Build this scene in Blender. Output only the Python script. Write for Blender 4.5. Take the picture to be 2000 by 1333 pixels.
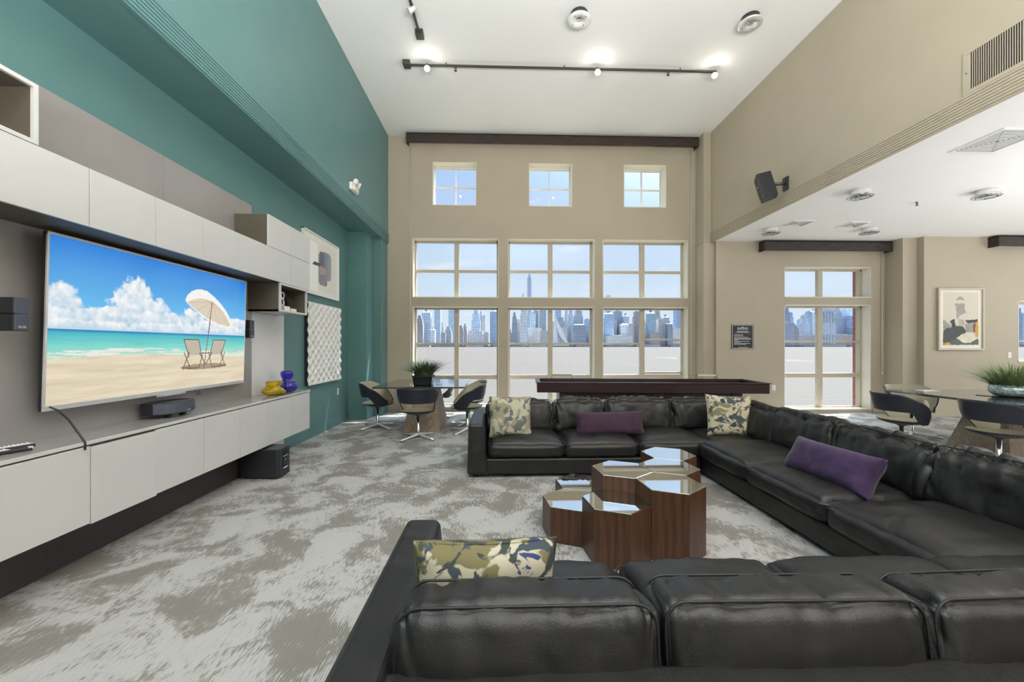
import bpy, bmesh, math, random
import numpy as np
from mathutils import Vector, Matrix, noise
for o in list(bpy.data.objects): bpy.data.objects.remove(o)
SC = bpy.context.scene
COL = SC.collection
PI = math.pi
R = math.radians
# ---------------------------------------------------------------- camera
cam_d = bpy.data.cameras.new('camera'); cam = bpy.data.objects.new('camera', cam_d); COL.objects.link(cam)
cam.location = (0, 0, 1.4)
cam.rotation_euler = (R(90), 0, -math.atan(25/777.8))
cam_d.sensor_width = 36; cam_d.lens = 14.0; cam_d.shift_y = 0.00475
cam_d.clip_start = 0.05; cam_d.clip_end = 8000
SC.camera = cam
SC.view_settings.view_transform = 'Standard'; SC.view_settings.look = 'None'
SC.view_settings.gamma = 1; SC.view_settings.use_curve_mapping = False
SC.view_settings.exposure = 0.0
# ---------------------------------------------------------------- sky
W = bpy.data.worlds.new('sky'); SC.world = W; W.use_nodes = True
nt = W.node_tree; nt.nodes.clear()
wo = nt.nodes.new('ShaderNodeOutputWorld'); bg = nt.nodes.new('ShaderNodeBackground')
tc = nt.nodes.new('ShaderNodeTexCoord'); sp = nt.nodes.new('ShaderNodeSeparateXYZ')
cr = nt.nodes.new('ShaderNodeValToRGB'); nt.links.new(tc.outputs['Generated'], sp.inputs[0])
nt.links.new(sp.outputs['Z'], cr.inputs[0])
el = cr.color_ramp.elements
el[0].position = 0.0; el[0].color = (.80, .87, .96, 1)
el[1].position = 1.0; el[1].color = (.16, .33, .80, 1)
for p, c in ((.07, (.74, .85, .97, 1)), (.24, (.60, .75, .95, 1)), (.45, (.42, .61, .96, 1)), (.7, (.25, .45, .88, 1))):
    e = el.new(p); e.color = c
mp = nt.nodes.new('ShaderNodeMapping'); mp.inputs['Scale'].default_value = (3, 3, 10)
nz = nt.nodes.new('ShaderNodeTexNoise'); nz.inputs['Scale'].default_value = 2.3; nz.inputs['Detail'].default_value = 6
nt.links.new(tc.outputs['Generated'], mp.inputs[0]); nt.links.new(mp.outputs[0], nz.inputs['Vector'])
c2 = nt.nodes.new('ShaderNodeValToRGB'); c2.color_ramp.elements[0].position = .60; c2.color_ramp.elements[1].position = .80
nt.links.new(nz.outputs['Fac'], c2.inputs[0])
mx = nt.nodes.new('ShaderNodeMixRGB'); mx.inputs[2].default_value = (.92, .93, .97, 1)
nt.links.new(c2.outputs[0], mx.inputs[0]); nt.links.new(cr.outputs[0], mx.inputs[1])
# wide bright glow added around the sun to light the room, high above what the windows show from inside
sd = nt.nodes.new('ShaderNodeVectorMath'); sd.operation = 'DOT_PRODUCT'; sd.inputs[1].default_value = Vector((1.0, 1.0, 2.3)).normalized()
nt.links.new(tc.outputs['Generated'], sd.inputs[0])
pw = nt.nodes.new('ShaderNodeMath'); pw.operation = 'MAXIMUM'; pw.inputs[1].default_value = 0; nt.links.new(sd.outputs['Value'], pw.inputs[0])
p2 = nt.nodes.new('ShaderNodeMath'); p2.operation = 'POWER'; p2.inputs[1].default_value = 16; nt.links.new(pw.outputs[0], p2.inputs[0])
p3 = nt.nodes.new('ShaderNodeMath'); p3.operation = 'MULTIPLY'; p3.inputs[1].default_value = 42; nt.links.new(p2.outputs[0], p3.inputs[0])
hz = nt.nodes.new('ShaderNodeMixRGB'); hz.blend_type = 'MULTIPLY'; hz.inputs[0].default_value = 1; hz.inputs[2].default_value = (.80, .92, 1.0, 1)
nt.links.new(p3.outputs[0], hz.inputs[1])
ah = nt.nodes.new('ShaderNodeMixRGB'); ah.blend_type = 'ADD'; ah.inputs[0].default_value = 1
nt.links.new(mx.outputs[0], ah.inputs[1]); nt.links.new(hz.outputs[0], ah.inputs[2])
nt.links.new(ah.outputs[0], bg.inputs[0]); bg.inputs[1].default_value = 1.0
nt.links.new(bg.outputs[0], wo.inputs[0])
# ---------------------------------------------------------------- sun and added fill light
def light(name, kind, loc, rot, energy, color=(1, 1, 1), **kw):
    d = bpy.data.lights.new(name, kind); d.energy = energy; d.color = color
    for k, v in kw.items(): setattr(d, k, v)
    o = bpy.data.objects.new(name, d); COL.objects.link(o); o.location = loc; o.rotation_euler = rot
    return o
sun = light('sun', 'SUN', (20, 30, 40), (0, 0, 0), 9.0, (1, .93, .82), angle=R(.6))
sun.rotation_euler = Vector((-1.0, -1.0, -2.3)).to_track_quat('-Z', 'Y').to_euler()
# soft unseen fill lights added behind the camera and in the side bay: their light reaches the scene off the white ceilings
light('up_fill_main', 'AREA', (.9, -1.35, 2.05), (R(180), 0, 0), 1120, (1, .99, .985), shape='RECTANGLE', size=4.5, size_y=2.4)
light('up_fill_side', 'AREA', (8.6, 2.2, .9), (R(180), R(0), 0), 270, (1, .99, .985), shape='RECTANGLE', size=4, size_y=4)
light('bay_fill_light', 'AREA', (12.85, 4.7, 1.75), (0, R(90), 0), 130, (.92, .965, 1), shape='RECTANGLE', size=2.4, size_y=3.0)  # unseen fill light added at the right wall, no window stands there
light('rear_fill_light', 'AREA', (1.0, -5.0, 3.1), (R(96), 0, 0), 40, (1, .97, .93), shape='RECTANGLE', size=6.0, size_y=4.2)  # unseen fill light added before the solid rear wall

# ---------------------------------------------------------------- materials
def _n(nt, t, **kw):
    n = nt.nodes.new(t)
    for k, v in kw.items(): setattr(n, k, v)
    return n
def mat(name, color, rough=.5, metal=0, spec=.5, bump=0, bscale=200, vary=0, vscale=6, emis=None, estr=0, coat=0, trans=0, ior=1.45, stretch=(1, 1, 1), c2=None, detail=4, sheen=0, anis=None):
    m = bpy.data.materials.new(name); m.use_nodes = True; nt = m.node_tree; b = nt.nodes['Principled BSDF']
    b.inputs['Base Color'].default_value = (*color, 1); b.inputs['Roughness'].default_value = rough
    b.inputs['Metallic'].default_value = metal; b.inputs['Specular IOR Level'].default_value = spec
    b.inputs['Coat Weight'].default_value = coat; b.inputs['Coat Roughness'].default_value = .05
    b.inputs['Transmission Weight'].default_value = trans; b.inputs['IOR'].default_value = ior
    if sheen: b.inputs['Sheen Weight'].default_value = sheen
    if emis: b.inputs['Emission Color'].default_value = (*emis, 1); b.inputs['Emission Strength'].default_value = estr
    tc = _n(nt, 'ShaderNodeTexCoord'); mp = _n(nt, 'ShaderNodeMapping'); mp.inputs['Scale'].default_value = stretch
    nt.links.new(tc.outputs['Object'], mp.inputs[0])
    nz = _n(nt, 'ShaderNodeTexNoise'); nz.inputs['Scale'].default_value = vscale; nz.inputs['Detail'].default_value = detail
    nt.links.new(mp.outputs[0], nz.inputs['Vector'])
    cr = _n(nt, 'ShaderNodeValToRGB'); a = color; k = c2 if c2 else tuple(x*(1-vary) for x in color)
    cr.color_ramp.elements[0].position = .35; cr.color_ramp.elements[0].color = (*k, 1)
    cr.color_ramp.elements[1].position = .65; cr.color_ramp.elements[1].color = (*a, 1)
    nt.links.new(nz.outputs['Fac'], cr.inputs[0]); nt.links.new(cr.outputs[0], b.inputs['Base Color'])
    if bump:
        n2 = _n(nt, 'ShaderNodeTexNoise'); n2.inputs['Scale'].default_value = bscale; n2.inputs['Detail'].default_value = 3
        nt.links.new(mp.outputs[0], n2.inputs['Vector'])
        bm = _n(nt, 'ShaderNodeBump'); bm.inputs['Strength'].default_value = bump; bm.inputs['Distance'].default_value = .01
        nt.links.new(n2.outputs['Fac'], bm.inputs['Height']); nt.links.new(bm.outputs[0], b.inputs['Normal'])
    return m
M = {}
M['ceiling'] = mat('ceiling_paint', (.86, .855, .835), .8, vary=.02, vscale=1)
M['beige'] = mat('beige_paint', (.455, .400, .305), .7, vary=.04, vscale=2, bump=.05, bscale=150)
M['beige_win'] = mat('beige_trim_paint', (.50, .44, .34), .45, vary=.03)
M['cream'] = mat('cream_reveal_paint', (.74, .69, .58), .45, vary=.03)
M['teal'] = mat('teal_paint', (.112, .235, .233), .42, vary=.05, vscale=2, bump=.04, bscale=150)
M['cabinet'] = mat('cabinet_lacquer', (.60, .605, .595), .32, vary=.02, spec=.5)
M['cab_side'] = mat('cabinet_carcass', (.125, .108, .078), .5, vary=.1, vscale=40)
M['counter'] = mat('counter_laminate', (.33, .32, .305), .14, vary=.06, vscale=3)
M['backpanel'] = mat('metallic_laminate', (.38, .36, .355), .26, metal=.25, vary=.08, vscale=1.5, bump=.02, bscale=400)
M['whitepanel'] = mat('white_laminate', (.74, .73, .72), .2, vary=.02)
M['plinth'] = mat('plinth_laminate', (.060, .050, .055), .5, vary=.1, vscale=30)
M['black'] = mat('black_plastic', (.022, .024, .030), .38, bump=.03, bscale=300)
M['black_gloss'] = mat('black_gloss', (.012, .013, .016), .08)
M['grille'] = mat('speaker_grille', (.10, .115, .15), .35, metal=.4, bump=.4, bscale=900)
M['silver'] = mat('silver', (.86, .87, .88), .30, metal=.6)
M['chrome'] = mat('chrome', (.72, .71, .69), .16, metal=1)
M['darkmetal'] = mat('dark_metal', (.10, .10, .095), .35, metal=.8)
M['white'] = mat('white_plastic', (.80, .80, .78), .4)
M['leather'] = mat('black_leather', (.013, .0127, .0132), .41, vary=.25, vscale=9, bump=.16, bscale=190, spec=.62)
M['leather_edge'] = mat('leather_piping', (.016, .016, .017), .45)
M['wood'] = mat('walnut', (.105, .047, .025), .38, c2=(.050, .022, .013), vscale=7, stretch=(6, 6, .35), detail=6, bump=.05, bscale=60)
M['oldwood'] = mat('dark_stained_wood', (.060, .040, .030), .55, c2=(.020, .014, .012), vscale=9, stretch=(.6, 5, 9), bump=.4, bscale=25)
M['greywood'] = mat('grey_brown_wood', (.34, .27, .20), .55, c2=(.21, .16, .12), vscale=9, stretch=(7, 7, .4), detail=6)
M['darkred'] = mat('espresso_wood', (.040, .020, .022), .35, c2=(.024, .013, .014), vscale=6, stretch=(1, 8, 8))
M['mirror'] = mat('mirror_glass', (.70, .71, .70), .015, metal=1.0)
M['playfield'] = mat('varnished_maple', (.55, .42, .26), .12, vary=.1, stretch=(1, 12, 1))
M['shell_out'] = mat('chair_shell_black', (.022, .024, .036), .35)
M['shell_in'] = mat('chair_pad_olive', (.42, .39, .28), .42, vary=.05)
M['purple'] = mat('purple_velvet', (.050, .020, .085), .75, vary=.45, vscale=14, sheen=.15, bump=.15, bscale=60)
M['plum'] = mat('plum_velvet', (.050, .018, .045), .75, vary=.4, vscale=14, sheen=.1, bump=.15, bscale=60)
M['cord'] = mat('cord_white', (.72, .70, .64), .5)
M['lamp_on'] = mat('lit_lamp', (1, 1, 1), .3, emis=(1, .97, .9), estr=14)
M['smoke'] = mat('smoked_glass', (.035, .040, .042), .04, spec=.8, coat=.6)
M['brick'] = mat('red_brick', (.36, .13, .10), .8, vary=.4, vscale=20)
M['concrete'] = mat('quay_stone', (.30, .27, .24), .9, c2=(.16, .14, .12), vscale=.03)
M['pane'] = None
def glass_mat(name, tint=(1, 1, 1), refl=.03):
    m = bpy.data.materials.new(name); m.use_nodes = True; nt = m.node_tree; nt.nodes.clear()
    o = _n(nt, 'ShaderNodeOutputMaterial'); t = _n(nt, 'ShaderNodeBsdfTransparent'); g = _n(nt, 'ShaderNodeBsdfGlossy')
    t.inputs[0].default_value = (*tint, 1); g.inputs['Roughness'].default_value = .02
    lw = _n(nt, 'ShaderNodeLayerWeight'); lw.inputs[0].default_value = .5; pw = _n(nt, 'ShaderNodeMath', operation='POWER'); pw.inputs[1].default_value = 5
    f = _n(nt, 'ShaderNodeMath', operation='MULTIPLY_ADD'); f.inputs[1].default_value = .8; f.inputs[2].default_value = refl/2
    nt.links.new(lw.outputs['Facing'], pw.inputs[0]); nt.links.new(pw.outputs[0], f.inputs[0]); mx = _n(nt, 'ShaderNodeMixShader')
    nt.links.new(f.outputs[0], mx.inputs[0]); nt.links.new(t.outputs[0], mx.inputs[1]); nt.links.new(g.outputs[0], mx.inputs[2])
    nt.links.new(mx.outputs[0], o.inputs[0]); return m
M['pane'] = glass_mat('window_glass', (.97, .985, .99))
M['acrylic'] = glass_mat('clear_acrylic', (.85, .88, .88))
def cglass(name, c):
    return mat(name, c, .03, trans=.85, ior=1.5, coat=.3)
M['amber'] = cglass('yellow_art_glass', (.95, .74, .0))
M['cobalt'] = cglass('cobalt_art_glass', (.10, .08, .80))
M['aqua'] = mat('aqua_glass_foil', (.16, .34, .36), .12, metal=.4, c2=(.75, .8, .82), vscale=35, bump=.5, bscale=50)
M['blade'] = mat('grass_green', (.16, .24, .08), .55, c2=(.30, .38, .18), vscale=30)
M['blade_dark'] = mat('grass_dark', (.07, .11, .05), .55, c2=(.20, .26, .14), vscale=30)

def crease(m, scale, strength, dist):
    nt = m.node_tree; b = nt.nodes['Principled BSDF']; prev = b.inputs['Normal'].links[0].from_node
    tc = _n(nt, 'ShaderNodeTexCoord'); n = _n(nt, 'ShaderNodeTexNoise'); n.noise_type = 'RIDGED_MULTIFRACTAL' if hasattr(n, 'noise_type') else n.noise_type
    n.inputs['Scale'].default_value = scale; n.inputs['Detail'].default_value = 2; n.inputs['Distortion'].default_value = .8
    nt.links.new(tc.outputs['Object'], n.inputs['Vector']); bp = _n(nt, 'ShaderNodeBump'); bp.inputs['Strength'].default_value = strength; bp.inputs['Distance'].default_value = dist
    nt.links.new(n.outputs['Fac'], bp.inputs['Height']); nt.links.new(bp.outputs[0], prev.inputs['Normal'])
crease(M['leather'], 4.5, .5, .02)
def carpet():
    m = bpy.data.materials.new('carpet'); m.use_nodes = True; nt = m.node_tree; b = nt.nodes['Principled BSDF']
    b.inputs['Roughness'].default_value = .95; b.inputs['Specular IOR Level'].default_value = .1
    L = nt.links.new
    tc = _n(nt, 'ShaderNodeTexCoord')
    mp = _n(nt, 'ShaderNodeMapping'); mp.inputs['Scale'].default_value = (1.0, 1.0, 1); mp.inputs['Rotation'].default_value = (0, 0, R(-25)); L(tc.outputs['Object'], mp.inputs[0])
    n1 = _n(nt, 'ShaderNodeTexNoise'); n1.inputs['Scale'].default_value = 2.6; n1.inputs['Detail'].default_value = 5; n1.inputs['Roughness'].default_value = .62; n1.inputs['Distortion'].default_value = .6
    L(mp.outputs[0], n1.inputs['Vector'])
    # ragged dashes along the pile rows
    mp2 = _n(nt, 'ShaderNodeMapping'); mp2.inputs['Scale'].default_value = (110, 17, 1); L(tc.outputs['Object'], mp2.inputs[0])
    n2 = _n(nt, 'ShaderNodeTexNoise'); n2.inputs['Scale'].default_value = 1.0; n2.inputs['Detail'].default_value = 2; L(mp2.outputs[0], n2.inputs['Vector'])
    ad = _n(nt, 'ShaderNodeMath', operation='MULTIPLY_ADD'); ad.inputs[1].default_value = .42; L(n2.outputs['Fac'], ad.inputs[0]); L(n1.outputs['Fac'], ad.inputs[2])
    cr = _n(nt, 'ShaderNodeValToRGB'); L(ad.outputs[0], cr.inputs[0])
    e = cr.color_ramp.elements
    e[0].position = .60; e[0].color = (.275, .26, .235, 1); e[1].position = .77; e[1].color = (.53, .525, .52, 1)
    q = e.new(.685); q.color = (.315, .30, .275, 1); q = e.new(.71); q.color = (.46, .455, .445, 1)
    # pile rows
    wv = _n(nt, 'ShaderNodeTexWave'); wv.bands_direction = 'X'; wv.inputs['Scale'].default_value = 26; wv.inputs['Distortion'].default_value = .4; L(tc.outputs['Object'], wv.inputs['Vector'])
    mr = _n(nt, 'ShaderNodeMapRange'); mr.inputs[3].default_value = .68; mr.inputs[4].default_value = 1.0; L(wv.outputs['Fac'], mr.inputs[0])
    mm = _n(nt, 'ShaderNodeMixRGB', blend_type='MULTIPLY'); mm.inputs[0].default_value = 1; L(cr.outputs[0], mm.inputs[1]); L(mr.outputs[0], mm.inputs[2])
    L(mm.outputs[0], b.inputs['Base Color'])
    bp = _n(nt, 'ShaderNodeBump'); bp.inputs['Strength'].default_value = .5; bp.inputs['Distance'].default_value = .006
    L(n2.outputs['Fac'], bp.inputs['Height']); L(bp.outputs[0], b.inputs['Normal'])
    return m
M['carpet'] = carpet()
def floral(name, base, cols, scale=5.5):
    m = bpy.data.materials.new(name); m.use_nodes = True; nt = m.node_tree; b = nt.nodes['Principled BSDF']; L = nt.links.new
    b.inputs['Roughness'].default_value = .85
    tc = _n(nt, 'ShaderNodeTexCoord'); cur = None
    for i, (c, th, s) in enumerate(cols):
        mp = _n(nt, 'ShaderNodeMapping'); mp.inputs['Location'].default_value = (3.1*i+.7, 1.7*i, .9*i); L(tc.outputs['Object'], mp.inputs[0])
        n = _n(nt, 'ShaderNodeTexNoise'); n.inputs['Scale'].default_value = scale*s; n.inputs['Detail'].default_value = 3; n.inputs['Distortion'].default_value = 1.1; L(mp.outputs[0], n.inputs['Vector'])
        r = _n(nt, 'ShaderNodeValToRGB'); r.color_ramp.elements[0].position = th; r.color_ramp.elements[1].position = th+.025; L(n.outputs['Fac'], r.inputs[0])
        mx = _n(nt, 'ShaderNodeMixRGB'); L(r.outputs[0], mx.inputs[0])
        if cur is None: mx.inputs[1].default_value = (*base, 1)
        else: L(cur, mx.inputs[1])
        mx.inputs[2].default_value = (*c, 1); cur = mx.outputs[0]
    L(cur, b.inputs['Base Color']); return m
M['floral'] = floral('floral_fabric', (.50, .45, .32), [((.20, .19, .11), .55, 1), ((.055, .075, .095), .56, 1.3), ((.10, .085, .05), .60, 1.1), ((.03, .04, .055), .60, 2.2)])
M['floral2'] = floral('floral_fabric_soft', (.46, .43, .33), [((.30, .27, .18), .52, 1), ((.12, .14, .14), .58, 1.1), ((.16, .13, .09), .60, 1.4)])
M['floral3'] = floral('floral_fabric_blue', (.46, .42, .32), [((.17, .15, .07), .50, .9), ((.045, .06, .075), .535, 1.3), ((.04, .05, .045), .56, 1.1), ((.03, .05, .15), .64, 1.8)], 8.0)

def facade(name, wall, glass, fx, fz, wfrac=.6):
    m = bpy.data.materials.new(name); m.use_nodes = True; nt = m.node_tree; b = nt.nodes['Principled BSDF']; L = nt.links.new
    b.inputs['Roughness'].default_value = .5; b.inputs['Specular IOR Level'].default_value = .2
    tc = _n(nt, 'ShaderNodeTexCoord'); s = _n(nt, 'ShaderNodeSeparateXYZ'); L(tc.outputs['Object'], s.inputs[0])
    fa = []
    for ax, per in (('X', fx), ('Z', fz)):
        d = _n(nt, 'ShaderNodeMath', operation='DIVIDE'); d.inputs[1].default_value = per; L(s.outputs[ax], d.inputs[0])
        f = _n(nt, 'ShaderNodeMath', operation='FRACT'); L(d.outputs[0], f.inputs[0])
        g = _n(nt, 'ShaderNodeMath', operation='LESS_THAN'); g.inputs[1].default_value = wfrac; L(f.outputs[0], g.inputs[0]); fa.append(g)
    mu = _n(nt, 'ShaderNodeMath', operation='MULTIPLY'); L(fa[0].outputs[0], mu.inputs[0]); L(fa[1].outputs[0], mu.inputs[1])
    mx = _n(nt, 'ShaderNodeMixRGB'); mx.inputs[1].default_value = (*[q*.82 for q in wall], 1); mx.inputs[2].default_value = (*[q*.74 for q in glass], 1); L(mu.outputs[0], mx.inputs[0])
    nz = _n(nt, 'ShaderNodeTexNoise'); nz.inputs['Scale'].default_value = .09; L(tc.outputs['Object'], nz.inputs['Vector'])
    mr = _n(nt, 'ShaderNodeMapRange'); mr.inputs[3].default_value = .7; mr.inputs[4].default_value = 1.3; L(nz.outputs['Fac'], mr.inputs[0])
    m2 = _n(nt, 'ShaderNodeMixRGB', blend_type='MULTIPLY'); m2.inputs[0].default_value = 1; L(mx.outputs[0], m2.inputs[1]); L(mr.outputs[0], m2.inputs[2])
    L(m2.outputs[0], b.inputs['Base Color']); return m
FS = {  # wall and glass colours are paled to put distance haze into them
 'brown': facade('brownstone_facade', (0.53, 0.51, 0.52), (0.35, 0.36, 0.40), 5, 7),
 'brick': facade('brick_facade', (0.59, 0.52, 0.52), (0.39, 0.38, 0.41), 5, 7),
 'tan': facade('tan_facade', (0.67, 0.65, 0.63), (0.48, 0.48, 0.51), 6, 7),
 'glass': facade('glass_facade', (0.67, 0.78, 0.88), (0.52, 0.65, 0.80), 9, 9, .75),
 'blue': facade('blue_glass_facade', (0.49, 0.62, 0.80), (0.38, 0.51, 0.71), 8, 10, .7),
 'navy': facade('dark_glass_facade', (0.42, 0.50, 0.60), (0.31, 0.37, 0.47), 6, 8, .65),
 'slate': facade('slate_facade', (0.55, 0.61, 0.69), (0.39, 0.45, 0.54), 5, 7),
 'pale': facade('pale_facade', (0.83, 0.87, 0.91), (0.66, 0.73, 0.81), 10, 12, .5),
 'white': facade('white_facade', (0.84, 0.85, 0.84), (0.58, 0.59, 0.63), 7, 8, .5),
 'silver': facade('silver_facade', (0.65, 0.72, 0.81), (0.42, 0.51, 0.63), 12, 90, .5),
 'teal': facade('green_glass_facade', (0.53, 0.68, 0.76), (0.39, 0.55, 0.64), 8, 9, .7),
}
# ---------------------------------------------------------------- building tools
class MB:
    def __init__(s): s.v = []; s.f = []; s.sm = []
    def add(s, vs, fs, smooth=False):
        n = len(s.v); s.v += [tuple(v) for v in vs]; s.f += [tuple(i+n for i in f) for f in fs]; s.sm += [smooth]*len(fs); return s
    def box(s, x0, x1, y0, y1, z0, z1):
        x0, x1 = sorted((x0, x1)); y0, y1 = sorted((y0, y1)); z0, z1 = sorted((z0, z1))
        return s.add([(x0, y0, z0), (x1, y0, z0), (x1, y1, z0), (x0, y1, z0), (x0, y0, z1), (x1, y0, z1), (x1, y1, z1), (x0, y1, z1)],
                     [(0, 3, 2, 1), (4, 5, 6, 7), (0, 1, 5, 4), (1, 2, 6, 5), (2, 3, 7, 6), (3, 0, 4, 7)])
    def hexa(s, b, t):      # two quads, counter-clockwise seen from above
        return s.add(list(b)+list(t), [(0, 3, 2, 1), (4, 5, 6, 7), (0, 1, 5, 4), (1, 2, 6, 5), (2, 3, 7, 6), (3, 0, 4, 7)])
    def prism(s, poly, z0, z1, poly2=None):
        n = len(poly); p2 = poly2 or poly
        vs = [(x, y, z0) for x, y in poly]+[(x, y, z1) for x, y in p2]
        fs = [tuple(reversed(range(n))), tuple(range(n, 2*n))]+[(i, (i+1) % n, n+(i+1) % n, n+i) for i in range(n)]
        return s.add(vs, fs)
    def lathe(s, prof, n=32, c=(0, 0, 0), axis='Z', lobes=None):
        vs = []; fs = []
        for r, z in prof:
            for i in range(n):
                a = 2*PI*i/n; rr = r*(lobes(a, z) if lobes else 1)
                p = (rr*math.cos(a), rr*math.sin(a), z)
                if axis == 'X': p = (z, rr*math.cos(a), rr*math.sin(a))
                if axis == 'Y': p = (rr*math.cos(a), z, rr*math.sin(a))
                vs.append((c[0]+p[0], c[1]+p[1], c[2]+p[2]))
        m = len(prof)
        for j in range(m-1):
            for i in range(n):
                fs.append((j*n+i, j*n+(i+1) % n, (j+1)*n+(i+1) % n, (j+1)*n+i))
        if axis == 'Y': fs = [tuple(reversed(f)) for f in fs]
        if prof[0][0] > 1e-6: fs.append(tuple(reversed(range(n))) if axis != 'Y' else tuple(range(n)))
        if prof[-1][0] > 1e-6: fs.append(tuple(range((m-1)*n, m*n)) if axis != 'Y' else tuple(reversed(range((m-1)*n, m*n))))
        return s.add(vs, fs, True)
    def cyl(s, c, r, h, n=24, axis='Z', r2=None):
        return s.lathe([(r, 0), (r2 if r2 is not None else r, h)], n, c, axis)
    def tube(s, pts, r, n=8, closed=False):
        pts = [Vector(p) for p in pts]; vs = []; fs = []; m = len(pts); up = Vector((0, 0, 1)); prev = None
        for i, p in enumerate(pts):
            a = pts[(i-1) % m] if (closed or i > 0) else p; b = pts[(i+1) % m] if (closed or i < m-1) else p
            t = (b-a).normalized()
            if prev is None:
                u = t.cross(up)
                if u.length < 1e-3: u = t.cross(Vector((1, 0, 0)))
                u.normalize()
            else:
                u = prev - t*prev.dot(t); u.normalize()
            prev = u; w = t.cross(u); rr = r[i] if isinstance(r, (list, tuple)) else r
            for k in range(n):
                an = 2*PI*k/n; vs.append(p+u*math.cos(an)*rr+w*math.sin(an)*rr)
        k2 = m if closed else m-1
        for i in range(k2):
            for k in range(n):
                a = i*n+k; b = i*n+(k+1) % n; c = ((i+1) % m)*n+(k+1) % n; d = ((i+1) % m)*n+k
                fs.append((a, b, c, d))
        if not closed: fs += [tuple(reversed(range(n))), tuple(range((m-1)*n, m*n))]
        return s.add(vs, fs, True)
    def grid(s, fn, nu, nv, smooth=True, closeu=False):
        vs = [fn(i/(nu if closeu else nu-1), j/(nv-1)) for j in range(nv) for i in range(nu)]; fs = []
        for j in range(nv-1):
            for i in range(nu if closeu else nu-1):
                fs.append((j*nu+i, j*nu+(i+1) % nu, (j+1)*nu+(i+1) % nu, (j+1)*nu+i))
        return s.add(vs, fs, smooth)
    def xf(s, mtx):
        s.v = [tuple(mtx @ Vector(v)) for v in s.v]; return s
def obj(name, mb, m, parent=None, bevel=0, world=True, seg=2):
    me = bpy.data.meshes.new(name)
    off = Vector((0, 0, 0))
    if parent is not None and world:
        p = parent
        while p is not None: off += p.location; p = p.parent
    me.from_pydata([tuple(Vector(v)-off) for v in mb.v], [], mb.f)
    me.polygons.foreach_set('use_smooth', mb.sm); me.update()
    o = bpy.data.objects.new(name, me); COL.objects.link(o)
    if m is not None: me.materials.append(M[m] if isinstance(m, str) else m)
    if parent is not None: o.parent = parent
    if bevel:
        b = o.modifiers.new('bevel', 'BEVEL'); b.width = bevel; b.segments = seg; b.limit_method = 'ANGLE'; b.angle_limit = R(40)
    return o
def tag(o, label=None, cat=None, group=None, kind=None):
    if label: o['label'] = label
    if cat: o['category'] = cat
    if group: o['group'] = group
    if kind: o['kind'] = kind
    return o
def thing(name, label, cat, loc=(0, 0, 0), rz=0, group=None, kind=None):
    o = bpy.data.objects.new(name, None); COL.objects.link(o); o.location = loc; o.rotation_euler = (0, 0, rz); o.empty_display_size = .1
    return tag(o, label, cat, group, kind)
def copy_tree(o, parent=None):
    c = o.copy(); COL.objects.link(c); c.parent = parent
    for ch in [x for x in KIDS.get(o.name, [])]: copy_tree(ch, c)
    return c
KIDS = {}
def index_kids():
    KIDS.clear()
    for o in bpy.data.objects:
        if o.parent: KIDS.setdefault(o.parent.name, []).append(o)
def struct(name, mb, m, label=None, bevel=0):
    o = obj(name, mb, m, bevel=bevel); tag(o, label, None, None, 'structure'); return o
def picture(name, origin, ux, uz, w, h, nx, ny, fn, parent, emis=0, rough=.6):
    """a flat picture: a fine grid with one colour per vertex; origin bottom-left, ux/uz unit vectors"""
    u, v = np.meshgrid(np.linspace(0, 1, nx), np.linspace(0, 1, ny)); col = fn(u, v)
    ux = Vector(ux); uz = Vector(uz); o0 = Vector(origin); mb = MB()
    vs = [tuple(o0+ux*(w*i/(nx-1))+uz*(h*j/(ny-1))) for j in range(ny) for i in range(nx)]
    fs = [(j*nx+i, j*nx+i+1, (j+1)*nx+i+1, (j+1)*nx+i) for j in range(ny-1) for i in range(nx-1)]
    mb.add(vs, fs); m = bpy.data.materials.new(name+'_print'); m.use_nodes = True; nt = m.node_tree; b = nt.nodes['Principled BSDF']
    at = _n(nt, 'ShaderNodeAttribute', attribute_name='ink')
    if emis:
        nt.links.new(at.outputs['Color'], b.inputs['Emission Color']); b.inputs['Emission Strength'].default_value = emis; b.inputs['Base Color'].default_value = (.01, .01, .01, 1)
    else: nt.links.new(at.outputs['Color'], b.inputs['Base Color'])
    b.inputs['Roughness'].default_value = rough
    o = obj(name, mb, m, parent); a = o.data.attributes.new('ink', 'FLOAT_COLOR', 'POINT')
    rgba = np.ones((nx*ny, 4), dtype=np.float32); rgba[:, :3] = np.clip(col.reshape(-1, 3), 0, 4)
    a.data.foreach_set('color', rgba.ravel()); return o
def lin(r, g, b):
    f = lambda c: (c/255/12.92) if c/255 <= .04045 else ((c/255+.055)/1.055)**2.4
    return np.array([f(r), f(g), f(b)])
def inpoly(u, v, P):
    r = np.zeros(u.shape, bool); n = len(P); j = n-1
    for i in range(n):
        xi, yi = P[i]; xj, yj = P[j]
        c = ((yi > v) != (yj > v)) & (u < (xj-xi)*(v-yi)/((yj-yi) or 1e-9)+xi); r ^= c; j = i
    return r
def fbm(x, y, seed=0, oct=5):
    rng = np.random.RandomState(seed); T = rng.rand(256, 256); s = np.zeros(x.shape); a = .5
    for k in range(oct):
        xi = np.floor(x).astype(int); yi = np.floor(y).astype(int); fx = x-xi; fy = y-yi; fx = fx*fx*(3-2*fx); fy = fy*fy*(3-2*fy)
        g = lambda i, j: T[i % 256, j % 256]
        s += a*((g(xi, yi)*(1-fx)+g(xi+1, yi)*fx)*(1-fy)+(g(xi, yi+1)*(1-fx)+g(xi+1, yi+1)*fx)*fy); a *= .5; x = x*2+7.3; y = y*2+3.1
    return s
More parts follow.
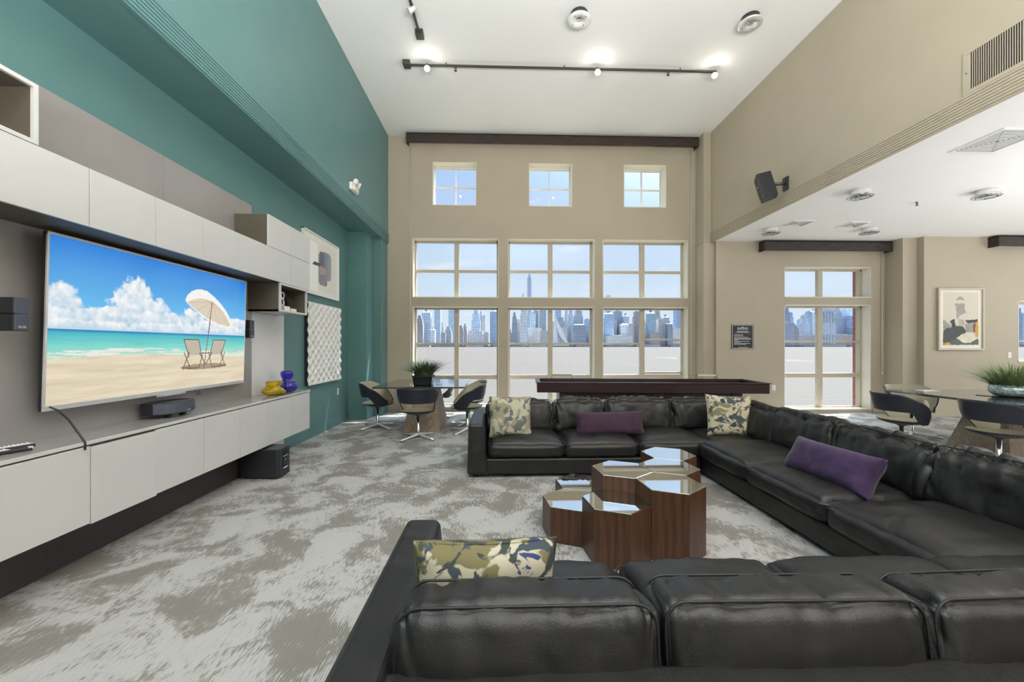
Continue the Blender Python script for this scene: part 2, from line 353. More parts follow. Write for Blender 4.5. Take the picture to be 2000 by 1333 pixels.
def seg(u, v, p, q, w, asp):
    px, py = p; qx, qy = q; du = (u-px)*asp; dv = v-py; ax = (qx-px)*asp; ay = qy-py; t = np.clip((du*ax+dv*ay)/(ax*ax+ay*ay), 0, 1)
    return np.hypot(du-t*ax, dv-t*ay) < w

# ================================================================ ROOM
YB = 8.552; Y2 = 8.12; Y3 = 7.62; ZC = 5.87; Z2 = 3.57; XL = -2.865; XS = -2.36; XR = 4.43; XE = 13.0; YR = -5.6
struct('floor', MB().box(XL-.3, XE+.3, YR-.3, YB+.3, -.2, 0), 'carpet')
struct('ceiling', MB().box(XS, XR, YR, YB+.35, ZC, ZC+.2), 'ceiling')
struct('ceiling_side', MB().box(XR+.02, XE, YR, YB+.3, Z2, Z2+.2), 'ceiling')
# walls with window holes: strips of boxes around the openings, one mesh per wall
def wall_with_holes(name, x0, x1, y0, y1, z0, z1, holes, m):
    xs = sorted({x0, x1, *[h[0] for h in holes], *[h[1] for h in holes]}); zs = sorted({z0, z1, *[h[2] for h in holes], *[h[3] for h in holes]})
    vs = {}; mb = MB()
    solid = lambda i, j: 0 <= i < len(xs)-1 and 0 <= j < len(zs)-1 and not any(h[0] <= xs[i] and xs[i+1] <= h[1] and h[2] <= zs[j] and zs[j+1] <= h[3] for h in holes)
    for i in range(len(xs)-1):
        for j in range(len(zs)-1):
            if not solid(i, j): continue
            a, b, c, d = xs[i], xs[i+1], zs[j], zs[j+1]
            mb.add([(a, y0, c), (b, y0, c), (b, y0, d), (a, y0, d)], [(0, 1, 2, 3)]); mb.add([(a, y1, c), (b, y1, c), (b, y1, d), (a, y1, d)], [(3, 2, 1, 0)])
            if not solid(i-1, j): mb.add([(a, y0, c), (a, y1, c), (a, y1, d), (a, y0, d)], [(3, 2, 1, 0)])
            if not solid(i+1, j): mb.add([(b, y0, c), (b, y1, c), (b, y1, d), (b, y0, d)], [(0, 1, 2, 3)])
            if not solid(i, j-1): mb.add([(a, y0, c), (b, y0, c), (b, y1, c), (a, y1, c)], [(3, 2, 1, 0)])
            if not solid(i, j+1): mb.add([(a, y0, d), (b, y0, d), (b, y1, d), (a, y1, d)], [(0, 1, 2, 3)])
    return struct(name, mb, m)
UP = [(-1.42, -.49), (.64, 1.57), (2.70, 3.63)]
LO = [(-1.85, -.01), (.19, 2.06), (2.24, 4.11)]
holes = [(a, b, 4.40, 5.33) for a, b in UP]+[(a, b, 2.43, 3.70) for a, b in LO]+[(a, b, .08, 2.24) for a, b in LO]
WT = .36
wall_with_holes('wall_back', XL, XR+.07, YB, YB+WT, 0, ZC, holes, 'beige')
W2 = (5.94, 7.80)
wall_with_holes('wall_back_side', XR+.07, 8.11, Y2, Y2+WT, 0, Z2, [(W2[0], W2[1], .06, 2.26), (W2[0], W2[1], 2.41, 3.05)], 'beige')
wall_with_holes('wall_back_far', 8.41, XE, Y3, Y3+WT, 0, Z2, [(10.35, 12.2, 1.08, 2.30)], 'beige')
struct('wall_pillar_side', MB().box(8.11, 8.41, 7.75, Y2+WT, 0, Z2), 'beige')
struct('wall_left', MB().box(XL-.2, XL, YR, YB, 0, Z2), 'teal')
sf = MB().box(XL-.2, XS, YR, YB, Z2, ZC+.1)
struct('wall_left_upper', sf, 'teal')
tr = MB()
for k in range(7): tr.box(XS, XS+.016, YR, YB-.01, Z2+.012+k*.028, Z2+.032+k*.028)
tr.box(XS-.03, XS+.006, YR, YB-.01, Z2-.006, Z2+.20)
struct('trim_1', tr, 'teal')
struct('wall_right_upper', MB().box(XR, XR+.25, YR, YB, Z2+.001, ZC+.1), 'beige')
tr = MB()
for k in range(7): tr.box(XR-.016, XR, YR, YB-.01, Z2+.012+k*.028, Z2+.032+k*.028)
tr.box(XR-.006, XR+.03, YR, YB-.01, Z2-.006, Z2+.205)
struct('trim_2', tr, 'beige')
struct('wall_right', MB().box(XE, XE+.2, YR, YB, 0, Z2), 'beige')
struct('wall_rear', MB().box(XL, XE, YR-.2, YR, 0, ZC), 'beige')
# pilasters
struct('trim_3', MB().box(XL, -2.525, 7.65, 8.10, 0, Z2).box(XL, -2.375, 8.09, YB, 0, Z2).box(XL, -2.510, 7.635, 8.08, 0, .17).box(XL, -2.36, 8.075, YB-.01, 0, .17), 'teal')
struct('trim_4', MB().box(4.275, XR+.07, 8.20, YB, 0, ZC), 'beige')
struct('trim_5', MB().box(4.262, XR+.07, 8.185, 8.55, Z2, Z2+.012), 'beige')
# baseboards
struct('baseboard_left', MB().box(XL, -2.848, 5.23, 7.64, 0, .155), 'teal', bevel=.004)
bb = MB().box(-2.37, -1.86, YB-.016, YB, 0, .13).box(0, .18, YB-.016, YB, 0, .07).box(2.07, 2.23, YB-.016, YB, 0, .07)
struct('baseboard_back', bb, 'beige', bevel=.003)
struct('baseboard_side', MB().box(4.5, 5.90, Y2-.016, Y2, 0, .13).box(7.84, 8.10, Y2-.016, Y2, 0, .13).box(8.11, 8.41, 7.734, 7.75, 0, .13).box(8.41, 12.9, Y3-.016, Y3, 0, .13), 'beige', bevel=.003)

# windows
def window(n, x0, x1, z0, z1, y, vs, hs, th=.045, rec=.20, label=None, wide=.10, wh=.055, sash=None, head=0, fm='beige_win'):
    w = thing('window_%d' % n, label, None, ((x0+x1)/2, y+rec, z0), kind='structure')
    d0, d1 = y+rec, y+rec+.07
    rv = MB()       # painted reveal lining
    t = .012
    rv.box(x0, x0+t, y-.004, d0, z0, z1).box(x1-t, x1, y-.004, d0, z0, z1).box(x0, x1, y-.004, d0, z1-t, z1).box(x0, x1, y-.012, d0, z0, z0+.02)
    obj('reveal', rv, 'cream', w)
    fr = MB().box(x0, x0+th, d0, d1, z0, z1).box(x1-th, x1, d0, d1, z0, z1).box(x0, x1, d0, d1, z1-th-head, z1).box(x0, x1, d0, d1, z0, z0+th)
    obj('frame', fr, fm, w, .002)
    for xv in vs: obj('mullion', MB().box(xv-wide/2, xv+wide/2, d0-.012, d1, z0+th, z1-th), fm, w, .002)
    for zh, hh in hs:
        obj('transom', MB().box(x0+th, x1-th, d0-.006, d1, zh-hh/2, zh+hh/2), fm, w, .002)
    if sash:
        for (a, b, zz) in sash: obj('sash_rail', MB().box(a, b, d0+.004, d1, zz-.02, zz+.02), fm, w, .002)
    obj('pane', MB().box(x0+th, x1-th, d0+.035, d0+.041, z0+th, z1-th), 'pane', w)
    return w
for i, (a, b) in enumerate(UP):
    c = (a+b)/2; window(i+1, a, b, 4.40, 5.33, YB, [c], [(4.865, .014)], th=.02, wide=.014, fm='cream', label='small square four-pane window high in the back wall, %s' % ['left', 'middle', 'right'][i], head=.03)
for i, (a, b) in enumerate(LO):
    c = (a+b)/2; wd = ['left', 'middle', 'right'][i]
    window(i+4, a, b, 2.43, 3.70, YB, [c], [(3.035, .055)], label='wide four-pane transom window, %s of the back wall' % wd)
    sp_ = [(a+.04, c-.05, 1.45), (c+.05, b-.04, 1.45)] if i < 2 else [(a+.04, c-.05, 1.45), (c+.05, b-.04, 1.535), (c+.05, b-.04, .80)]
    window(i+7, a, b, .08, 2.24, YB, [c], [(.715, .09)], label='tall window with sashes, %s of the back wall' % wd, sash=sp_)
c = sum(W2)/2
window(10, W2[0], W2[1], 2.41, 3.05, Y2, [c], [], label='two-pane upper window right of the black notice')
window(11, W2[0], W2[1], .06, 2.26, Y2, [c], [(.77, .09)], label='tall window with sashes right of the black notice', sash=[(W2[0]+.04, c-.05, 1.49), (c+.05, W2[1]-.04, 1.49)])
window(12, 10.35, 12.2, 1.08, 2.30, Y3, [11.27], [(1.5, .03)], label='window at the right edge of the photo')
struct('trim_6', MB().box(W2[1]+.03, W2[1]+.20, Y2+WT, Y2+WT+.10, -.2, 3.2), 'brick')

# ================================================================ OUTSIDE
water = bpy.data.materials.new('river'); water.use_nodes = True; nt = water.node_tree; b = nt.nodes['Principled BSDF']
b.inputs['Base Color'].default_value = (.105, .093, .083, 1); b.inputs['Roughness'].default_value = .8; b.inputs['Specular IOR Level'].default_value = .06
tc = _n(nt, 'ShaderNodeTexCoord'); mp = _n(nt, 'ShaderNodeMapping'); mp.inputs['Scale'].default_value = (.25, .9, 1); nt.links.new(tc.outputs['Object'], mp.inputs[0])
nz = _n(nt, 'ShaderNodeTexNoise'); nz.inputs['Scale'].default_value = 1.3; nz.inputs['Detail'].default_value = 6; nt.links.new(mp.outputs[0], nz.inputs['Vector'])
bp = _n(nt, 'ShaderNodeBump'); bp.inputs['Strength'].default_value = .7; bp.inputs['Distance'].default_value = .25; nt.links.new(nz.outputs['Fac'], bp.inputs['Height']); nt.links.new(bp.outputs[0], b.inputs['Normal'])
o = obj('river', MB().add([(-3000, 12, -2.5), (4500, 12, -2.5), (4500, 1470, -2.5), (-3000, 1470, -2.5)], [(0, 1, 2, 3)]), water)
tag(o, 'wide brownish river beyond the windows', 'river', None, 'stuff')
o = obj('riverbank', MB().box(-2500, 4500, 1470, 3500, -3.2, 1.5), 'concrete'); tag(o, None, None, None, 'structure')

CITY = [(-312.0, -285.0, 1500, 113.0, 'brown', 'A'), (-297.0, -264.0, 1540, 139.0, 'glass', 'A'), (-253.0, -229.0, 1560, 143.0, 'glass', 'A'), (-232.0, -222.0, 1580, 90.0, 'tan', 'A'), (-259.0, -241.0, 1500, 67.0, 'pale', 'A'), (-219.0, -201.0, 1500, 49.0, 'brown', 'A'), (-207.0, -180.0, 1510, 71.0, 'slate', 'A'), (-205.0, -170.0, 1620, 151.0, 'glass', 'A'), (-156.0, -134.0, 1500, 76.0, 'brown', 'B'), (-137.0, -122.0, 1510, 83.0, 'brick', 'B'), (-123.0, -56.0, 1500, 65.0, 'pale', 'B'), (-107.0, -73.0, 1545, 140.0, 'glass', 'B'), (-79.0, -67.0, 1580, 137.0, 'navy', 'B'), (-67.0, -53.0, 1540, 118.0, 'tan', 'B'), (-56.0, -40.0, 1500, 51.0, 'tan', 'B'), (-36.0, -6.0, 1560, 146.0, 'blue', 'B'), (-6.0, 18.0, 1520, 101.0, 'slate', 'P'), (17.0, 48.0, 1500, 71.0, 'tan', 'P'), (49.0, 68.0, 1520, 127.0, 'navy', 'C'), (60.0, 79.0, 1500, 100.0, 'brick', 'C'), (80.0, 108.0, 1520, 142.0, 'pale', 'C'), (142.0, 162.0, 2000, 367.0, 'blue', 'C'), (123.0, 143.0, 1560, 130.0, 'glass', 'C'), (138.0, 159.0, 1600, 144.0, 'brown', 'C'), (160.0, 186.0, 1570, 143.0, 'navy', 'C'), (106.0, 160.0, 1495, 69.0, 'white', 'C'), (157.0, 192.0, 1500, 59.0, 'tan', 'C'), (207.0, 223.0, 1560, 94.0, 'slate', 'D'), (227.0, 250.0, 1600, 146.0, 'blue', 'D'), (227.0, 256.0, 1560, 114.0, 'navy', 'D'), (237.0, 257.0, 1520, 72.0, 'brick', 'D'), (264.0, 281.0, 1600, 144.0, 'tan', 'D'), (274.0, 296.0, 1570, 143.0, 'glass', 'D'), (291.0, 324.0, 1530, 138.0, 'slate', 'D'), (279.0, 328.0, 1500, 87.0, 'navy', 'D'), (337.0, 357.0, 1550, 106.0, 'blue', 'D'), (342.0, 369.0, 1510, 72.0, 'tan', 'D'), (382.0, 414.0, 1560, 119.0, 'glass', 'P'), (418.0, 453.0, 1560, 137.0, 'blue', 'E'), (429.0, 450.0, 1510, 103.0, 'brown', 'E'), (466.0, 495.0, 1590, 142.0, 'navy', 'E'), (463.0, 495.0, 1500, 89.0, 'pale', 'E'), (492.0, 514.0, 1560, 127.0, 'slate', 'E'), (499.0, 521.0, 1520, 84.0, 'tan', 'E'), (531.0, 558.0, 1550, 136.0, 'brick', 'E'), (512.0, 539.0, 1900, 245.0, 'glass', 'E'), (415.0, 505.0, 1490, 40.0, 'white', 'E'), (551.0, 579.0, 1530, 97.0, 'slate', 'P'), (579.0, 609.0, 1530, 137.0, 'teal', 'F'), (631.0, 652.0, 1590, 144.0, 'brown', 'F'), (623.0, 650.0, 1540, 106.0, 'tan', 'F'), (669.0, 692.0, 1600, 126.0, 'slate', 'F'), (651.0, 671.0, 1520, 93.0, 'navy', 'F'), (656.0, 696.0, 1500, 70.0, 'white', 'F'), (710.0, 747.0, 1570, 145.0, 'blue', 'F'), (573.0, 609.0, 1495, 52.0, 'brick', 'F'), (743.0, 835.0, 1540, 98.0, 'tan', 'P'), (867.0, 950.0, 1560, 116.0, 'glass', 'P'), (936.0, 1088.0, 1520, 73.0, 'brown', 'P'), (1117.0, 1150.0, 1540, 151.0, 'navy', 'G'), (1176.0, 1195.0, 1580, 137.0, 'blue', 'G'), (1094.0, 1139.0, 1500, 90.0, 'slate', 'G'), (1144.0, 1165.0, 1510, 79.0, 'brown', 'G'), (1205.0, 1224.0, 1560, 108.0, 'blue', 'G'), (1195.0, 1223.0, 1530, 122.0, 'slate', 'G'), (1247.0, 1268.0, 1570, 140.0, 'navy', 'G'), (1282.0, 1308.0, 1590, 150.0, 'pale', 'G'), (1147.0, 1228.0, 1490, 43.0, 'tan', 'G'), (1265.0, 1320.0, 1520, 148.0, 'silver', 'H'), (1342.0, 1369.0, 1545, 150.0, 'slate', 'H'), (1387.0, 1428.0, 1565, 148.0, 'glass', 'H'), (1389.0, 1448.0, 1530, 145.0, 'silver', 'H'), (1292.0, 1410.0, 1490, 45.0, 'brick', 'H'), (1497.0, 1625.0, 1560, 128.0, 'blue', 'P'), (2057.0, 2112.0, 1560, 135.0, 'slate', 'P'), (2082.0, 2110.0, 1540, 154.0, 'blue', 'I'), (2149.0, 2202.0, 1570, 136.0, 'glass', 'I'), (-545.0, -466.0, 1560, 128.0, 'glass', 'P'), (-445.0, -339.0, 1520, 91.0, 'tan', 'P')]
PN = {'A': 'left half of first tall window', 'B': 'right half of first tall window', 'C': 'left half of middle tall window', 'D': 'right half of middle tall window', 'E': 'left half of third tall window', 'F': 'right half of third tall window', 'G': 'left half of window beside notice', 'H': 'right half of window beside notice', 'I': 'window at right edge', 'P': 'behind a wall pier'}
DN = {'brown': 'brown stone', 'brick': 'reddish brick', 'tan': 'tan masonry', 'glass': 'pale blue glass', 'blue': 'bright blue glass', 'navy': 'dark blue glass', 'slate': 'slate grey', 'pale': 'very pale glass', 'white': 'off-white', 'silver': 'silver striped', 'teal': 'green-blue glass'}
ORD = ['first', 'second', 'third', 'fourth', 'fifth', 'sixth', 'seventh', 'eighth', 'ninth', 'tenth', 'eleventh', 'twelfth']
rnd = random.Random(5); seen = {}
CITY.sort(key=lambda c: (c[5], c[0]))
BX = []
for (x0, x1, yd, zt, st, pn) in CITY:
    s0 = (x0, x1, yd, zt)
    for k in range(80):      # no two buildings stand in the same place
        w = x1-x0; dd = max(22, w*.9)
        if not any(x0 < q[1] and x1 > q[0] and yd < q[3] and yd+dd > q[2] for q in BX): break
        yd += 14; f = yd/s0[2]; x0, x1, zt = s0[0]*f, s0[1]*f, 1.4+(s0[3]-1.4)*f
    BX.append((x0-1, x1+1, yd-1, yd+dd+1))
    k = seen.get(pn, 0); seen[pn] = k+1; w = x1-x0; dep = max(22, w*.9); cx = (x0+x1)/2
    t = thing('high_rise' if zt > 60 else 'city_block', '%s %s across the river, %s from left, %s' % (DN[st], 'tower' if zt > 60 else 'block', ORD[k], PN[pn]), 'building', (cx, yd, 1.5), group='buildings across the river')
    h = zt; mb = MB(); r = rnd.random()
    if zt > 60 and w > 18 and r < .45:
        f = .86; mb.box(x0, x1, yd, yd+dep, 1.5, h*f); mb.box(x0+w*.14, x1-w*.10, yd+2, yd+dep-2, h*f, h)
    elif zt > 60 and r < .65:
        f = .72; mb.box(x0, x1, yd, yd+dep, 1.5, h*f); mb.box(x0+w*.10, x1-w*.10, yd+2, yd+dep-2, h*f, h*.9); mb.box(x0+w*.25, x1-w*.25, yd+4, yd+dep-4, h*.9, h)
    elif zt > 60 and r < .8:
        mb.box(x0, x1, yd, yd+dep, 1.5, h*.93); mb.prism([(x0+1, yd+1), (x1-1, yd+1), (x1-1, yd+dep-1), (x0+1, yd+dep-1)], h*.93, h, [(cx-w*.12, yd+dep*.4), (cx+w*.12, yd+dep*.4), (cx+w*.12, yd+dep*.6), (cx-w*.12, yd+dep*.6)])
    else: mb.box(x0, x1, yd, yd+dep, 1.5, h)
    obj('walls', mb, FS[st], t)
    if h < 310:
        rm = MB(); rm.box(cx-w*.2, cx+w*.15, yd+dep*.3, yd+dep*.6, h-1, h+3.5)
        if zt > 100 and rnd.random() < .3: rm.cyl((cx, yd+dep*.4, h), .7, 9, 6)
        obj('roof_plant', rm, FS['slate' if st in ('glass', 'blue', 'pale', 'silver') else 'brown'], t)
# needle-thin tapering tower and the white sloping pyramid block
t = thing('high_rise', 'needle thin dark tower tapering on one side, beside the tallest tower', 'building', (129, 2300, 1.5))
mb = MB(); y_ = 2300; mb.add([(118, y_, 1.5), (141, y_, 1.5), (141, y_+25, 1.5), (118, y_+25, 1.5), (137, y_, 300), (141, y_, 316), (141, y_+25, 316), (137, y_+25, 300)], [(0, 3, 2, 1), (4, 5, 6, 7), (0, 1, 5, 4), (1, 2, 6, 5), (2, 3, 7, 6), (3, 0, 4, 7)])
obj('walls', mb, FS['navy'], t)
t = thing('pyramid_block', 'white sloping pyramid-shaped apartment block on the far riverbank', 'building', (230, 1478, 1.5))
mb = MB(); mb.add([(203, 1478, 1.5), (262, 1478, 1.5), (262, 1490, 1.5), (203, 1490, 1.5), (205, 1482, 118), (207, 1482, 118), (206, 1484, 118)], [(0, 3, 2, 1), (0, 1, 5, 4), (1, 2, 6, 5), (2, 3, 6), (3, 0, 4, 6), (4, 5, 6)])
obj('walls', mb, mat('white_sloped_facade', (.92, .92, .92), .5), t)
mb = MB()
for k in range(9): mb.tube([(222+k*4.2, 1477.6, 6), (211+k*.9, 1480.5, 95-k*7.5)], .7, 4)
obj('terrace_lines', mb, FS['slate'], t)
# low pier sheds along the waterfront
rnd2 = random.Random(9); SH = [(-330, -250), (-235, -150), (-120, -60), (-20, 20), (45, 95), (110, 170), (285, 345), (400, 470), (510, 590), (640, 700), (1130, 1190), (1205, 1290), (1330, 1420), (1980, 2060)]
SPOT = ['far left, in the first tall window', 'below the pale blocks in the first tall window', 'right part of the first tall window', 'hidden partly by the pier between windows', 'left part of the middle tall window', 'centre of the middle tall window', 'right of the white pyramid block', 'left part of the third tall window', 'centre of the third tall window', 'right part of the third tall window', 'left part of the window beside the notice', 'centre of the window beside the notice', 'right part of the window beside the notice', 'far right, in the right edge window']
for k, (a, c_) in enumerate(SH):
    t = thing('pier_shed', 'low waterfront pier shed, %s' % SPOT[k], 'building', ((a+c_)/2, 1440, -2.5), group='sheds along the far shore')
    hh = rnd2.uniform(4, 8)
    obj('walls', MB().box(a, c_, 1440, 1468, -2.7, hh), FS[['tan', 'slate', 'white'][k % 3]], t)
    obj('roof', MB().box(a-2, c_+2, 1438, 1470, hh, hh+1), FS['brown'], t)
# ================================================================ MEDIA WALL (left)
XF = -2.478; XB = -2.84
ED = [5.294-.467*k for k in range(11)]      # module edges, counted from the window end
OR = ['right-hand end', 'second from the right', 'third from the right', 'fourth from the right', 'fifth from the right', 'sixth from the right', 'seventh from the right', 'eighth from the right', 'ninth from the right', 'tenth from the right']
o = obj('back_panel', MB().box(XL+.001, XB, .9, 3.465, .0, 3.012).box(XL+.001, XB, 3.468, 4.665, 0, 3.012), 'backpanel', bevel=.002)
tag(o, 'metallic taupe back panel behind the television and cabinets', 'wall panel')
o = obj('end_panel', MB().box(XL+.001, XB, 4.668, 5.352, .06, 2.1), 'whitepanel', bevel=.002)
tag(o, 'glossy white panel right of the television behind the vases', 'wall panel')
o = obj('plinth', MB().box(XB, -2.755, .9, 4.362, .0, .325), 'plinth', bevel=.002); tag(o, 'dark plinth under the floating lower cabinets', 'plinth')
o = obj('countertop', MB().box(XB+.001, XF-.004, .9, 5.304, .803, .823), 'counter', bevel=.002)
tag(o, 'long glossy grey-taupe counter top under the television', 'countertop')
obj('front_edge', MB().box(XF-.006, XF+.002, .9, 5.306, .803, .824).box(XB+.001, XF, 5.302, 5.308, .803, .824), 'cabinet', o, .001)
for k in range(9):
    a, c_ = ED[k+1], ED[k]
    t = thing('base_cabinet', 'white handleless wall-hung lower cabinet, %s of the lower row' % OR[k], 'cabinet', (XB, (a+c_)/2, .327), group='lower media wall cabinets')
    obj('body', MB().box(XB+.002, XF-.022, a+.001, c_-.001, .329, .800), 'cabinet' if k == 0 else 'cab_side', t)
    jog = .008 if k == 5 else 0
    obj('door', MB().box(XF-.019, XF+(.006 if k in (5, 6) else 0), a+.0025, c_-.0025, .327-jog, .793-jog), 'cabinet', t, .002)
for k in range(9):
    a, c_ = ED[k+1], ED[k]
    t = thing('wall_cabinet', 'white handleless upper cabinet, %s of the long upper row' % OR[k], 'cabinet', (XB, (a+c_)/2, 2.122), group='upper media wall cabinets')
    obj('body', MB().box(XB+.002, XF-.022, a+.001, c_-.001, 2.124, 2.472), 'cab_side', t)
    obj('door', MB().box(XF-.019, XF, a+.0022, c_-.0022, 2.122, 2.475), 'cabinet', t, .002)
t = thing('wall_cabinet', 'white two-door top cabinet with brown side standing on the upper row', 'cabinet', (XB, 4.83, 2.478))
obj('body', MB().box(XB+.002, XF-.022, 4.362, 5.300, 2.479, 2.818), 'cab_side', t)
for a, c_ in ((4.363, 4.825), (4.829, 5.301)): obj('door', MB().box(XF-.019, XF, a, c_, 2.479, 2.820), 'cabinet', t, .002)
def cubby(y0, y1, z0, z1, lab):
    t = thing('open_shelf', lab, 'shelf', (XB, (y0+y1)/2, z0)); th = .022
    b = MB().box(XB+.003, XF-.02, y0, y0+th, z0, z1).box(XB+.003, XF-.02, y1-th, y1, z0, z1).box(XB+.003, XF-.02, y0+th, y1-th, z1-th, z1).box(XB+.003, XB+.015, y0+th, y1-th, z0, z1)
    obj('body', b, 'cab_side', t)
    obj('bottom', MB().box(XB+.003, XF-.02, y0, y1, z0, z0+th), 'cabinet', t)
    f = MB().box(XF-.02, XF, y0, y0+th, z0, z1).box(XF-.02, XF, y1-th, y1, z0, z1).box(XF-.02, XF, y0+th, y1-th, z0, z0+th).box(XF-.02, XF, y0+th, y1-th, z1-th, z1)
    obj('front_frame', f, 'cabinet', t, .001)
cubby(4.593, 5.225, 1.792, 2.119, 'open shelf box with white rim hanging under the right upper cabinets')
cubby(1.15, 2.225, 2.479, 2.803, 'open shelf box with white rim on top of the upper row, left edge')
# little sculptures in the open box
t = thing('sculpture', 'white loop sculpture on a white block in the open shelf box', 'sculpture', (-2.60, 4.86, 1.815))
obj('block', MB().box(-2.66, -2.54, 4.80, 4.92, 1.815, 1.875), 'white', t, .003)
lp = [(-2.60, 4.86+.032*math.sin(a)*1, 1.93+.045*math.cos(a)-.005) for a in [2*PI*i/20 for i in range(20)]]
lp2 = [(-2.60, 4.865+.034*math.sin(a), 2.005+.038*math.cos(a)) for a in [2*PI*i/20 for i in range(20)]]
obj('loops', MB().tube(lp, .009, 8, True).tube(lp2, .009, 8, True), 'white', t)
t = thing('sculpture', 'dark leaning blade sculpture on a stone block in the open shelf box', 'sculpture', (-2.62, 5.06, 1.815))
obj('block', MB().box(-2.69, -2.56, 5.00, 5.12, 1.815, 1.862), 'white', t, .003)
obj('blades', MB().hexa([(-2.64, 5.04, 1.862), (-2.60, 5.04, 1.862), (-2.60, 5.06, 1.862), (-2.64, 5.06, 1.862)], [(-2.66, 4.97, 2.06), (-2.63, 4.97, 2.06), (-2.63, 4.99, 2.06), (-2.66, 4.99, 2.06)]).tube([(-2.61, 5.08, 1.862), (-2.61, 5.08, 1.95), (-2.64, 5.02, 2.04)], .007), 'darkmetal', t)

# ---- television
tvc = Vector((-2.73, 3.425, 1.55)); ty0, ty1 = 2.482, 4.366; tz0, tz1 = 1.003, 2.094; TW = ty1-ty0; THt = tz1-tz0
tv = thing('television', 'very large wall television showing a beach with umbrella and two deck chairs', 'television', (-2.745, 3.424, tz0))
tilt = math.atan(.03/THt)
def tvx(mb): return mb.xf(Matrix.Translation((-2.745, 3.424, tz0)) @ Matrix.Rotation(tilt, 4, 'Y'))
h_ = TW/2
obj('housing', tvx(MB().box(-.028, -.004, -h_, h_, 0, THt)), 'black', tv, .004)
bz = MB().box(-.006, .006, -h_, h_, THt-.016, THt).box(-.006, .006, -h_, h_, 0, .030).box(-.006, .005, -h_, -h_+.012, .02, THt).box(-.006, .005, h_-.008, h_, .02, THt)
obj('bezel', tvx(bz), 'silver', tv, .001)
obj('sensor_lip', tvx(MB().prism([(-.002, -.14), (.008, -.09), (.008, .10), (-.002, .16)], -.016, 0)), 'silver', tv)
obj('wall_bracket', MB().box(XB, -2.78, 3.1, 3.75, 1.3, 1.8), 'darkmetal', tv)
